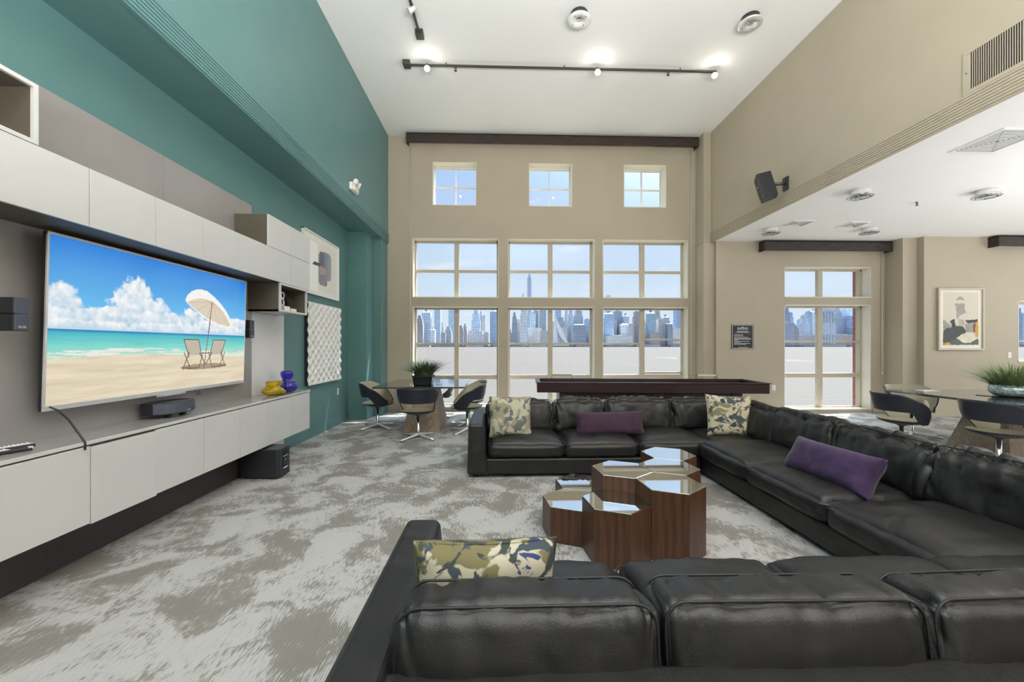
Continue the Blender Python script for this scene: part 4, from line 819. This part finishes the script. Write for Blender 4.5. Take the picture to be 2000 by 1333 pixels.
for k, (x, y, lab) in enumerate(((.42, .13, 'small puck on the left end of the shuffleboard table'), (3.05, .12, 'small puck on the right end of the shuffleboard table'))):
    rz = R(-4.7); wx = .612+x*math.cos(rz)-y*math.sin(rz); wy = 6.421+x*math.sin(rz)+y*math.cos(rz)
    p = thing('puck', lab, 'puck', (wx, wy, .666 if y < .17 else .735), group='shuffleboard pucks')
    obj('disc', MB().lathe([(.025, 0), (.028, .004), (.028, .012), (.022, .018), (.018, .018), (0, .016)], 20), 'silver', p, world=False)
    # pucks rest in the gutter beside the playfield
    obj('cap', MB().lathe([(.017, .017), (.016, .026), (0, .027)], 16), 'white', p, world=False)

# ================================================================ SWIVEL CHAIRS
def ss(a, b, x): t_ = max(0, min(1, (x-a)/(b-a))); return t_*t_*(3-2*t_)
def make_chair():
    t = thing('swivel_chair', 'x', 'chair')
    def rim(phi, k, out):       # phi 0 = middle of the back (-y); k 0 low edge, 1 high edge
        p = abs(phi); zu = .775-.10*ss(R(45), R(100), p)-.20*ss(R(88), R(142), p); zl = .545-.165*ss(R(68), R(108), p)+.045*ss(R(125), R(142), p)
        z = zl+(zu-zl)*k; s_ = .76+.24*ss(.38, .70, z)+.04*max(0, z-.7)/.07
        rx = .318*s_; ry = .300*s_; fwd = .035*ss(R(90), R(142), p)
        if not out: rx -= .017; ry -= .017
        return (rx*math.sin(phi), -ry*math.cos(phi)+fwd, z)
    PH = R(142); m = MB(); n = 56
    def gfn(u, v):
        phi = -PH+2*PH*u
        # closed section: outer up, over the rim, inner down
        if v <= .45: return rim(phi, v/.45, True)
        if v <= .55: return tuple((Vector(rim(phi, 1, True))*(1-(v-.45)/.1)+Vector(rim(phi, 1, False))*((v-.45)/.1)))
        return rim(phi, 1-(v-.55)/.45, False)
    nv = 21; g = MB().grid(gfn, n, nv)
    fo = []
    for j in range(nv-1):
        for i in range(n-1): fo.append(j)
    # outer skin and pad as two parts
    out = MB(); out.add(g.v, [f for f, j in zip(g.f, fo) if j < 11], True)
    inn = MB(); inn.add([tuple(Vector(v)+Vector((0, 0, .0))) for v in g.v], [f for f, j in zip(g.f, fo) if j >= 11], True)
    # close bottom edge
    low = [(i, i+1, (nv-1)*n+i+1, (nv-1)*n+i) for i in range(n-1)]
    out.add(g.v, [tuple(reversed(f)) for f in low]+[tuple(j*n for j in range(nv)), tuple(reversed([j*n+n-1 for j in range(nv)]))])
    obj('backrest', out, 'shell_out', t, world=False); obj('back_pad', inn, 'shell_in', t, world=False)
    def sfn(rr, z0):
        def f(u, v):
            a = 2*PI*u; r_ = v; x = .262*r_*math.cos(a)*(1-.05*math.sin(a)); y = .258*r_*math.sin(a)+.01
            return (x*rr, y*rr, z0+.045*r_**3-.02*max(0, math.sin(a))*r_**4*.8)
        return f
    s_ = MB().grid(sfn(1, .385), 40, 10, closeu=True); obj('seat_pad', s_, 'shell_in', t, world=False)
    def ufn(u, v):
        a = 2*PI*u; r_ = v; x = .266*r_*math.cos(a)*(1-.05*math.sin(a)); y = .262*r_*math.sin(a)+.01
        return (x, y, .352+.06*r_**2.2+.014*(1 if r_ > .99 else 0)-.02*max(0, math.sin(a))*r_**4*.8)
    b_ = MB().grid(ufn, 40, 12, closeu=True); b_.f = [tuple(reversed(f)) for f in b_.f]; obj('seat', b_, 'shell_out', t, world=False)
    obj('hub', MB().lathe([(.026, .325), (.032, .335), (.07, .355), (.11, .368), (0, .372)], 24), 'shell_out', t, world=False)
    obj('stem', MB().lathe([(.0, .03), (.028, .03), (.023, .06), (.023, .33), (0, .33)], 20), 'chrome', t, world=False)
    for k in range(4):
        a = R(45+90*k+8); d = Vector((math.cos(a), math.sin(a), 0))
        pts = [d*.0+Vector((0, 0, .055)), d*.06+Vector((0, 0, .048)), d*.20+Vector((0, 0, .028)), d*.335+Vector((0, 0, .012))]
        l = obj('leg', MB().tube(pts, [.024, .020, .015, .012], 10), 'silver', t, world=False)
        obj('glide', MB().cyl(tuple(d*.33), .012, .008, 12), 'black', l, world=False)
    return t
ch = make_chair(); index_kids()
CH = [(-1.235, 6.12, 0, 'black swivel tub chair seen from behind, in front of the left glass table'),
      (-2.09, 6.93, -90, 'black swivel tub chair by the teal pillar, left of the left glass table'),
      (-.53, 7.20, 93, 'swivel tub chair at the right side of the left glass table, farther one'),
      (-.52, 6.52, 97, 'swivel tub chair at the right side of the left glass table, nearer one'),
      (-1.20, 8.02, 168, 'swivel tub chair behind the plant at the left glass table, by the window'),
      (5.36, 5.14, -100, 'black swivel tub chair behind the sofa, left of the right glass table'),
      (5.72, 4.38, -90, 'black swivel tub chair nearest the right edge of the photo'),
      (6.44, 6.02, 165, 'olive-lined swivel tub chair at the far side of the right glass table')]
for i, (x, y, rz, lab) in enumerate(CH):
    o = ch if i == 0 else copy_tree(ch)
    o.location = (x, y, 0); o.rotation_euler = (0, 0, R(rz)); o['label'] = lab
    o['group'] = 'tub chairs at the left table' if i < 5 else 'tub chairs at the right table'

# ================================================================ GLASS TABLES
def glass_table(lab, x0, x1, y0, y1, bx, by, bw, bd, tw, td):
    t = thing('dining_table', lab, 'table', ((x0+x1)/2, (y0+y1)/2, 0))
    obj('glass_top', MB().box(x0, x1, y0, y1, .715, .742), 'smoke', t, .002)
    P0 = [(bx-bw/2, by-bd/2), (bx+bw/2, by-bd/2), (bx+bw/2, by+bd/2), (bx-bw/2, by+bd/2)]; P1 = [(bx-tw/2, by-td/2), (bx+tw/2, by-td/2), (bx+tw/2, by+td/2), (bx-tw/2, by+td/2)]
    obj('pedestal', MB().prism(P0, 0, .70, P1), 'greywood', t, .003)
    obj('mounting_plate', MB().box(bx-tw/2+.03, bx+tw/2-.03, by-td/2+.03, by+td/2-.03, .70, .715), 'darkmetal', t)
glass_table('smoked glass table on a tapered wood pedestal by the teal wall', -2.02, -.56, 6.40, 7.96, -1.26, 6.98, .60, 1.0, .36, .62)
glass_table('smoked glass table on a tapered pedestal at the right edge of the photo', 5.78, 7.40, 4.10, 5.80, 6.58, 4.90, 1.0, .72, .62, .36)
o = obj('book', MB().box(6.12, 6.36, 5.55, 5.68, .743, .752), 'white'); tag(o, 'small white booklet on the far edge of the right glass table', 'booklet'); 

# ================================================================ POTTED GRASSES
def blades(c, rx, ry, n, h0, h1, lean, seed, w=.006, flat=1.0):
    r_ = random.Random(seed); mb = MB()
    for i in range(n):
        a = r_.uniform(0, 2*PI); q = math.sqrt(r_.random()); b0 = Vector((c[0]+rx*q*math.cos(a), c[1]+ry*q*math.sin(a), c[2]))
        h = r_.uniform(h0, h1); le = lean*(q*.8+.25)*r_.uniform(.5, 1.3); aa = a+r_.uniform(-.5, .5); d = Vector((math.cos(aa), math.sin(aa), 0)); sd = Vector((-d.y, d.x, 0))
        vs = []; m = 4
        for k in range(m+1):
            f = k/m; p = b0+d*le*f**1.6+Vector((0, 0, h*(f-.22*le/lean*f*f*flat))); ww = w*(1-f)**.7; tw_ = d*ww*.4
            vs += [p-sd*ww-tw_, p+sd*ww+tw_]
        mb.add(vs, [(2*k, 2*k+1, 2*k+3, 2*k+2) for k in range(m)])
    return mb
t = thing('potted_grass', 'bushy dark green grass in a black square pot on the left glass table', 'plant', (-1.27, 6.74, .742))
obj('pot', MB().prism([(-1.42, 6.62), (-1.12, 6.62), (-1.12, 6.88), (-1.42, 6.88)], .742, .90, [(-1.435, 6.605), (-1.105, 6.605), (-1.105, 6.895), (-1.435, 6.895)]), 'black_gloss', t, .015)
obj('pot_rim', MB().box(-1.44, -1.10, 6.60, 6.90, .885, .905), 'black', t, .006)
obj('soil', MB().box(-1.42, -1.12, 6.62, 6.88, .895, .908), 'plinth', t)
obj('foliage', blades((-1.27, 6.75, .90), .14, .13, 760, .14, .34, .36, 4, .0055), 'blade_dark', t)
t = thing('glass_tray', 'low clear tray under the black pot on the left glass table', 'tray', (-1.0, 6.78, .742)); 
obj('tray', MB().box(-1.08, -.97, 6.70, 6.86, .742, .90), 'acrylic', t, .004)
t = thing('potted_grass', 'pale green spiky grass in a shiny aqua and silver bowl on the right table', 'plant', (6.62, 4.92, .742))
pf = [(.10, 0), (.17, .01), (.21, .05), (.215, .10), (.20, .15), (.19, .15), (.2, .10), (0, .09)]
obj('bowl', MB().lathe(pf, 36, (6.62, 4.92, .742), lobes=lambda a, z: 1+.12*abs(math.cos(2*a))**3), 'aqua', t)
obj('foliage', blades((6.62, 4.92, .83), .17, .17, 700, .20, .42, .40, 7, .006), 'blade', t)
t = thing('tray', 'shiny black tray under the silver bowl on the right table', 'tray', (6.62, 4.92, .742)); obj('tray', MB().box(6.36, 6.9, 4.68, 5.12, .742, .748), 'black_gloss', t, .002)
for o_ in bpy.data.objects:
    if o_.parent and o_.parent.get('label', '').startswith('pale green spiky'): o_.location.z += .006

# ================================================================ CEILING
def ceiling_lamp(x, y, z, lab, grp, r=.15, key='white', glass=False):
    t = thing('ceiling_speaker_light' if False else 'ceiling_light', lab, 'ceiling light', (x, y, z), group=grp)
    obj('housing', MB().lathe([(r*.72, -.075), (r*.76, -.06), (r*.76, 0), (0, 0)], 32), 'white' if glass else 'darkmetal', t, world=False)  # high lamps get a dark housing colour to paint the shade above the plate
    rg = MB().lathe([(r*.34, -.060), (r*.36, -.098), (r*.97, -.098), (r, -.092), (r, -.080), (r*.97, -.076), (r*.34, -.076)], 40)
    obj('ring_plate', rg, key if not glass else 'acrylic', t, world=False)
    if glass: obj('rim', MB().tube([(r*math.cos(2*PI*i/32), r*math.sin(2*PI*i/32), -.087) for i in range(32)], .007, 6, True), 'chrome', t, world=False)
    obj('lens', MB().lathe([(0, -.085), (r*.25, -.083), (r*.34, -.060), (r*.34, -.05), (0, -.05)], 24), 'chrome', t, world=False)
    for k in range(4):
        a = PI/4+k*PI/2; obj('screw', MB().lathe([(0, -.104), (.006, -.103), (.008, -.098), (.008, -.09), (0, -.09)], 10, (r*.68*math.cos(a), r*.68*math.sin(a), 0)), 'darkmetal', t, world=False)
ceiling_lamp(1.073, 5.32, ZC, 'round white disc light on the high ceiling, middle', 'disc lights on the high ceiling')
ceiling_lamp(3.413, 5.31, ZC, 'round grey disc light on the high ceiling near the right wall', 'disc lights on the high ceiling', key='silver')
for (x, y, lab) in ((5.03, 5.39, 'disc light on the low ceiling nearest the beige bulkhead'), (6.78, 5.33, 'disc light on the low ceiling nearest the right edge'), (5.02, 7.20, 'small-looking disc light on the low ceiling left of the dark beam end'), (6.80, 7.11, 'disc light on the low ceiling above the tall window beside the notice')):
    ceiling_lamp(x, y, Z2, lab, 'disc lights on the low ceiling', r=.145, glass=True)
def track(x0, y0, x1, y1, lab, heads, plates):
    t = thing('track_light', lab, 'track light', ((x0+x1)/2, (y0+y1)/2, ZC)); d = Vector((x1-x0, y1-y0, 0)).normalized(); n_ = Vector((-d.y, d.x, 0))*.016
    obj('rail', MB().add([(x0-n_.x, y0-n_.y, ZC-.062), (x0+n_.x, y0+n_.y, ZC-.062), (x1+n_.x, y1+n_.y, ZC-.062), (x1-n_.x, y1-n_.y, ZC-.062), (x0-n_.x, y0-n_.y, ZC-.038), (x0+n_.x, y0+n_.y, ZC-.038), (x1+n_.x, y1+n_.y, ZC-.038), (x1-n_.x, y1-n_.y, ZC-.038)], [(0, 1, 2, 3), (4, 7, 6, 5), (0, 4, 5, 1), (1, 5, 6, 2), (2, 6, 7, 3), (3, 7, 4, 0)]), 'darkmetal', t)
    for (px, py) in plates:
        obj('canopy', MB().box(px-.055, px+.055, py-.06, py+.06, ZC-.075, ZC), 'darkmetal', t, .004)
    for k in range(3):
        f = .12+.38*k; obj('standoff', MB().cyl((x0+(x1-x0)*f, y0+(y1-y0)*f, ZC-.04), .008, .04, 8), 'darkmetal', t)
    for (hx, hy, on, dr) in heads:
        dv = Vector(dr).normalized(); q = Vector((0, 0, -1)).rotation_difference(dv).to_matrix().to_4x4(); mx = Matrix.Translation((hx, hy, ZC-.12)) @ q
        s_ = obj('spot_head', MB().lathe([(0, .05), (.022, .05), (.028, .02), (.044, -.045), (.046, -.055), (.040, -.055), (.036, -.045), (.02, -.01), (0, -.01)], 24).xf(mx), 'white' if on else 'silver', t)
        obj('yoke', MB().tube([(hx, hy, ZC-.05), (hx, hy, ZC-.095)], .008, 8), 'darkmetal', s_, world=False)
        bl = obj('bulb', MB().lathe([(0, -.052), (.03, -.048), (.038, -.038), (.03, -.022), (0, -.018)], 20).xf(mx), 'lamp_on' if on else 'chrome', s_, world=False)
        for c in (s_.children): c.data.transform(Matrix.Translation(-Vector(t.location)))
        if on:
            light('spot_glow', 'POINT', tuple(Vector((hx, hy, ZC-.12))+dv*.12), (0, 0, 0), 2.5, (1, .95, .85), shadow_soft_size=.03)
track(-1.43, 6.31, 3.50, 6.31, 'long track light with three lit spots across the high ceiling', [(-1.13, 6.26, True, (.2, -.75, -.8)), (1.55, 6.26, True, (0, -.75, -.8)), (3.44, 6.27, True, (-.2, -.7, -.8))], [(-1.45, 6.31)])
track(-1.16, 3.6, -1.13, 5.70, 'short track light with one unlit spot at the top left of the ceiling', [(-1.12, 5.18, False, (-.75, .0, -.45))], [(-1.13, 5.70)])
def sprinkler(x, y, z, lab, grp='ceiling sprinklers'):
    t = thing('sprinkler', lab, 'sprinkler', (x, y, z), group=grp)
    obj('escutcheon', MB().lathe([(.030, 0), (.028, -.008), (.012, -.012), (0, -.012)][::-1], 20), 'chrome', t, world=False)
    obj('head', MB().lathe([(0, -.055), (.022, -.054), (.022, -.05), (.005, -.048), (.005, -.012), (0, -.012)], 14).tube([(-.012, 0, -.012), (-.014, 0, -.03), (0, 0, -.048), (.014, 0, -.03), (.012, 0, -.012)], .003, 6), 'darkmetal', t, world=False)
sprinkler(-.70, 6.42, ZC, 'small sprinkler on the high ceiling near the left end of the track light'); sprinkler(2.755, 6.41, ZC, 'small sprinkler on the high ceiling near the right end of the track light'); sprinkler(6.29, 5.80, Z2, 'small sprinkler on the low ceiling between the disc lights')
def vent(lab, x0, x1, y0, y1, z, n=9):
    t = thing('ceiling_vent', lab, 'vent', ((x0+x1)/2, (y0+y1)/2, z), group='vents in the low ceiling')
    obj('frame', MB().box(x0, x1, y0, y0+.03, z-.012, z).box(x0, x1, y1-.03, y1, z-.012, z).box(x0, x0+.03, y0+.03, y1-.03, z-.012, z).box(x1-.03, x1, y0+.03, y1-.03, z-.012, z), 'white', t, .002)
    obj('duct_shade', MB().box(x0+.03, x1-.03, y0+.03, y1-.03, z-.002, z-.0005), 'black', t)  # flat black sheet, paints the shade between the louvres
    s_ = MB()
    cx, cy = (x0+x1)/2, (y0+y1)/2; hx, hy = (x1-x0)/2-.03, (y1-y0)/2-.03
    for k in range(1, n):
        f = k/n; a, b_ = hx*f, hy*f; w = .0065
        for q in ([(cx-a, cy-b_), (cx+a, cy-b_)], [(cx-a, cy+b_), (cx+a, cy+b_)]): s_.box(q[0][0], q[1][0], q[0][1]-w, q[0][1]+w, z-.007, z-.004)
        for sx in (-1, 1): s_.box(cx+sx*a-w, cx+sx*a+w, cy-b_, cy+b_, z-.007, z-.004)
    obj('louvres', s_, 'white', t)
vent('square louvred vent in the low ceiling, larger and nearer one', 5.02, 5.52, 3.80, 4.30, Z2); vent('square louvred vent in the low ceiling, near the dark beam', 5.08, 5.48, 6.70, 7.06, Z2, 6); vent('faint flush vent in the low ceiling above the window beside the notice', 6.15, 6.5, 6.75, 7.1, Z2, 5)

# ================================================================ RIGHT SIDE FITTINGS
t = thing('wall_vent', 'large beige vent grille on the upper right wall', 'vent', (XR, 3.3, 3.97))
obj('frame', MB().box(XR-.012, XR, 2.90, 3.66, 3.775, 3.81).box(XR-.012, XR, 2.90, 3.66, 4.155, 4.19).box(XR-.012, XR, 3.60, 3.66, 3.81, 4.155).box(XR-.012, XR, 2.90, 2.95, 3.81, 4.155), 'beige', t, .002)
obj('duct_shade', MB().box(XR-.002, XR-.0005, 2.95, 3.60, 3.81, 4.155), 'black', t)  # thin black sheet on the wall, its colour stands for shade behind the slats
obj('louvres', MB().add(*(lambda q: (q.v, q.f))(__import__('functools').reduce(lambda m_, k: m_.box(XR-.012, XR-.007, 2.96+k*.0172, 2.9645+k*.0172, 3.81, 4.155), range(37), MB()))), 'beige', t)
obj('screws', MB().cyl((XR-.016, 3.63, 3.98), .006, .004, 8, 'X').cyl((XR-.016, 2.925, 3.98), .006, .004, 8, 'X'), 'darkmetal', t)
t = thing('wall_speaker', 'black loudspeaker tilted on a bracket on the upper right wall', 'speaker', (XR, 6.02, 3.88))
q = Matrix.Translation((4.165, 6.08, 3.885)) @ Euler((R(-4), R(-14), R(-26))).to_matrix().to_4x4()
obj('cabinet', MB().hexa([(-.10, -.13, -.20), (.10, -.075, -.20), (.10, .075, -.20), (-.10, .13, -.20)], [(-.10, -.13, .20), (.10, -.075, .20), (.10, .075, .20), (-.10, .13, .20)]).xf(q), 'black', t, .008)
obj('grille', MB().box(-.112, -.10, -.122, .122, -.14, .19).xf(q), 'plinth', t, .004)
obj('port', MB().box(-.110, -.098, -.12, .12, -.19, -.15).xf(q), 'darkmetal', t)
obj('badge', MB().box(-.115, -.112, -.012, .012, .02, .045).xf(q), 'silver', t)
obj('bracket', MB().tube([(4.22, 6.04, 3.90), (4.35, 6.0, 3.90), (4.43, 6.0, 3.90)], .022, 10).box(4.40, 4.43, 5.95, 6.05, 3.80, 4.0), 'darkmetal', t)
t = thing('emergency_light', 'white twin-head emergency light on the upper teal wall', 'emergency light', (XS, 6.5, 3.92))
obj('body', MB().box(XS, XS+.05, 6.34, 6.62, 3.87, 3.99), 'white', t, .01)
for yy, rz in ((6.42, -25), (6.56, 30)):
    h = obj('lamp_head', MB().lathe([(.0, 0), (.03, 0), (.05, .03), (.05, .05), (0, .05)], 20, (0, 0, 0), 'X').xf(Matrix.Translation((XS+.05, yy, 4.02)) @ Euler((0, R(20), R(rz))).to_matrix().to_4x4()), 'white', t)
obj('lens_cover', MB().prism([(XS+.05, 6.38), (XS+.07, 6.40), (XS+.07, 6.58), (XS+.05, 6.60)], 3.875, 3.96), 'cream', t, .003)
# dark wooden shade boxes
def beam(lab, x0, x1, y0, y1, z0, z1, cords=()):
    t = thing('shade_valance', lab, 'valance', ((x0+x1)/2, y1, z0))
    obj('front_board', MB().box(x0, x1, y0, y0+.02, z0, z1), 'oldwood', t, .004)
    obj('end_board', MB().box(x0, x0+.02, y0+.02, y1, z0, z1), 'oldwood', t, .004); obj('end_board', MB().box(x1-.02, x1, y0+.02, y1, z0, z1), 'oldwood', t, .004)
    for (cx_, cz) in cords:
        cy_ = y1-.03; cd = obj('shade_cord', MB().tube([(cx_-.006, cy_, z0+.01), (cx_-.006, cy_, cz+.03), (cx_, cy_, cz), (cx_+.006, cy_, cz+.03), (cx_+.006, cy_, z0+.01)], .0035, 6), 'cord', t)
        obj('tensioner', MB().box(cx_-.012, cx_+.012, cy_-.006, cy_+.012, cz-.02, cz+.03), 'white', cd, .003)
    obj('top_board', MB().box(x0, x1, y0, y1, z1-.015, z1+.001), 'oldwood', t); 
    obj('roller', MB().cyl((x0+.03, (y0+y1)/2+.01, (z0+z1)/2+.01), .05, x1-x0-.06, 20, 'X'), 'cream', t)
beam('long dark stained wooden valance box at the top of the back wall', -1.94, 4.25, YB-.20, YB, 5.655, 5.845, [(-1.885, .9), (4.165, .8)])
beam('dark wooden valance box above the tall window beside the notice', 5.40, 8.10, Y2-.18, Y2, 3.345, 3.545, [(8.02, .82)])
beam('dark wooden valance box cut by the right edge of the photo', 9.72, 12.6, Y3-.18, Y3, 3.345, 3.545)
# notice
t = thing('notice_sign', 'small black notice with white lettering on the beige wall', 'sign', (5.05, Y2, 1.33))
obj('plate', MB().box(4.815, 5.285, Y2-.012, Y2, 1.335, 1.845), 'black', t, .002)
bw = MB(); y_ = Y2-.0135
def bar(x0, x1, z, h=.008): bw.box(4.815+x0*.47, 4.815+x1*.47, y_, y_+.001, 1.335+z*.51-h/2, 1.335+z*.51+h/2)
for (a, c_, z) in ((.03, .97, .975), (.03, .97, .025)): bar(a, c_, z, .009)
bw.box(4.829, 4.836, y_, y_+.001, 1.348, 1.832); bw.box(5.264, 5.271, y_, y_+.001, 1.348, 1.832)
obj('border', bw, 'white', t); bw = MB()
for z in (.87, .785): bar(.27, .73, z, .006)
bar(.27, .285, .828, .045); bar(.715, .73, .828, .045); bar(.46, .54, .893, .01)
obj('logo_box', bw, 'white', t)
r_ = random.Random(3); bw = MB()
def wordline(x0, x1, z, h):
    x = x0
    while x < x1-.01:
        w = r_.uniform(.025, .07); bar(x, min(x1, x+w), z, h); x += w+.012
wordline(.31, .69, .828, .010); wordline(.24, .76, .705, .014); bar(.16, .84, .66, .004)
for (x1, z) in ((.52, .58), (.52, .53), (.76, .475), (.86, .43), (.88, .395), (.3, .36), (.80, .31), (.4, .275), (.83, .225), (.66, .19)): wordline(.12, x1, z, .008)
wordline(.30, .72, .065, .007)
obj('lettering', bw, 'white', t)
# picture right
def art_collage(u, v):
    c = np.ones(u.shape+(3,))*lin(226, 220, 205); n = fbm(u*7, v*9, 21)[..., None]
    def put(P, rgb, k=.25):
        nonlocal c; jx = (fbm(u*25, v*25, 31)-.48)*.03; jy = (fbm(u*25, v*25, 37)-.48)*.03; m = inpoly(u+jx, v+jy, P)[..., None]; c = np.where(m, rgb*(1-k+2*k*n), c)
    inn = (u > .09) & (u < .92) & (v > .06) & (v < .96); c[inn] = lin(206, 198, 180)
    low = (u > .09) & (u < .92) & (v > .06) & (v < .5); c = np.where((low & (v < .44))[..., None], lin(200, 192, 172), c)
    put([(.38, .82), (.44, .87), (.50, .90), (.56, .86), (.60, .82), (.52, .83), (.46, .83)], lin(150, 146, 134))
    put([(.35, .76), (.60, .77), (.59, .68), (.64, .61), (.50, .57), (.44, .51), (.40, .52), (.40, .70)], lin(156, 150, 138))
    put([(.44, .51), (.58, .48), (.60, .40), (.46, .38)], lin(172, 160, 145))
    put([(.09, .50), (.30, .38), (.32, .33), (.09, .33)], lin(150, 146, 134))
    put([(.24, .46), (.36, .50), (.38, .38), (.34, .34), (.30, .35), (.29, .42)], lin(48, 38, 44)); put([(.60, .48), (.90, .50), (.90, .44), (.68, .43)], lin(50, 36, 44))
    put([(.60, .42), (.82, .43), (.80, .28), (.64, .27)], lin(150, 150, 138)); put([(.84, .44), (.92, .46), (.92, .20), (.85, .20)], lin(198, 152, 52)); put([(.80, .42), (.85, .43), (.85, .27), (.80, .26)], lin(120, 42, 48))
    put([(.09, .31), (.2, .35), (.34, .36), (.42, .39), (.56, .37), (.64, .30), (.60, .24), (.45, .20), (.40, .06), (.09, .06)], lin(58, 62, 64)); put([(.34, .38), (.55, .38), (.62, .28), (.50, .22), (.36, .27)], lin(56, 60, 48))
    put([(.28, .14), (.40, .18), (.60, .10), (.92, .16), (.92, .06), (.28, .06)], lin(70, 86, 84)); put([(.40, .18), (.55, .25), (.75, .28), (.88, .18), (.74, .09), (.55, .10)], lin(214, 206, 180))
    put([(.12, .10), (.26, .10), (.26, .06), (.12, .06)], lin(196, 150, 50)); return c
t = thing('framed_art', 'framed abstract collage print with dark and yellow shapes on the beige wall', 'picture', (9.15, Y3, 1.3))
x0, x1, z0, z1 = 8.655, 9.60, 1.315, 2.545
obj('frame', MB().box(x0, x1, Y3-.05, Y3, z0, z0+.035).box(x0, x1, Y3-.05, Y3, z1-.035, z1).box(x0, x0+.035, Y3-.05, Y3, z0+.035, z1-.035).box(x1-.035, x1, Y3-.05, Y3, z0+.035, z1-.035), 'beige_win', t, .003)
obj('backing', MB().box(x0+.035, x1-.035, Y3-.025, Y3, z0+.035, z1-.035), 'white', t)
picture('print', (x0+.035, Y3-.0265, z0+.035), (1, 0, 0), (0, 0, 1), x1-x0-.07, z1-z0-.07, 150, 190, art_collage, t)
def outlet(x, y, z, lab, key='white'):
    t = thing('outlet', lab, 'outlet', (x, y, z)); obj('plate', MB().box(x-.036, x+.036, y-.006, y, z-.058, z+.058), key, t, .002)
    obj('sockets', MB().box(x-.018, x+.018, y-.009, y-.005, z+.008, z+.036).box(x-.018, x+.018, y-.009, y-.005, z-.036, z-.008), 'cream', t, .002)
outlet(5.72, Y2, .525, 'white outlet plate on the beige wall right of the shuffleboard table')
outlet(10.17, Y3, 1.215, 'beige switch plate on the wall left of the right edge window', 'cream')
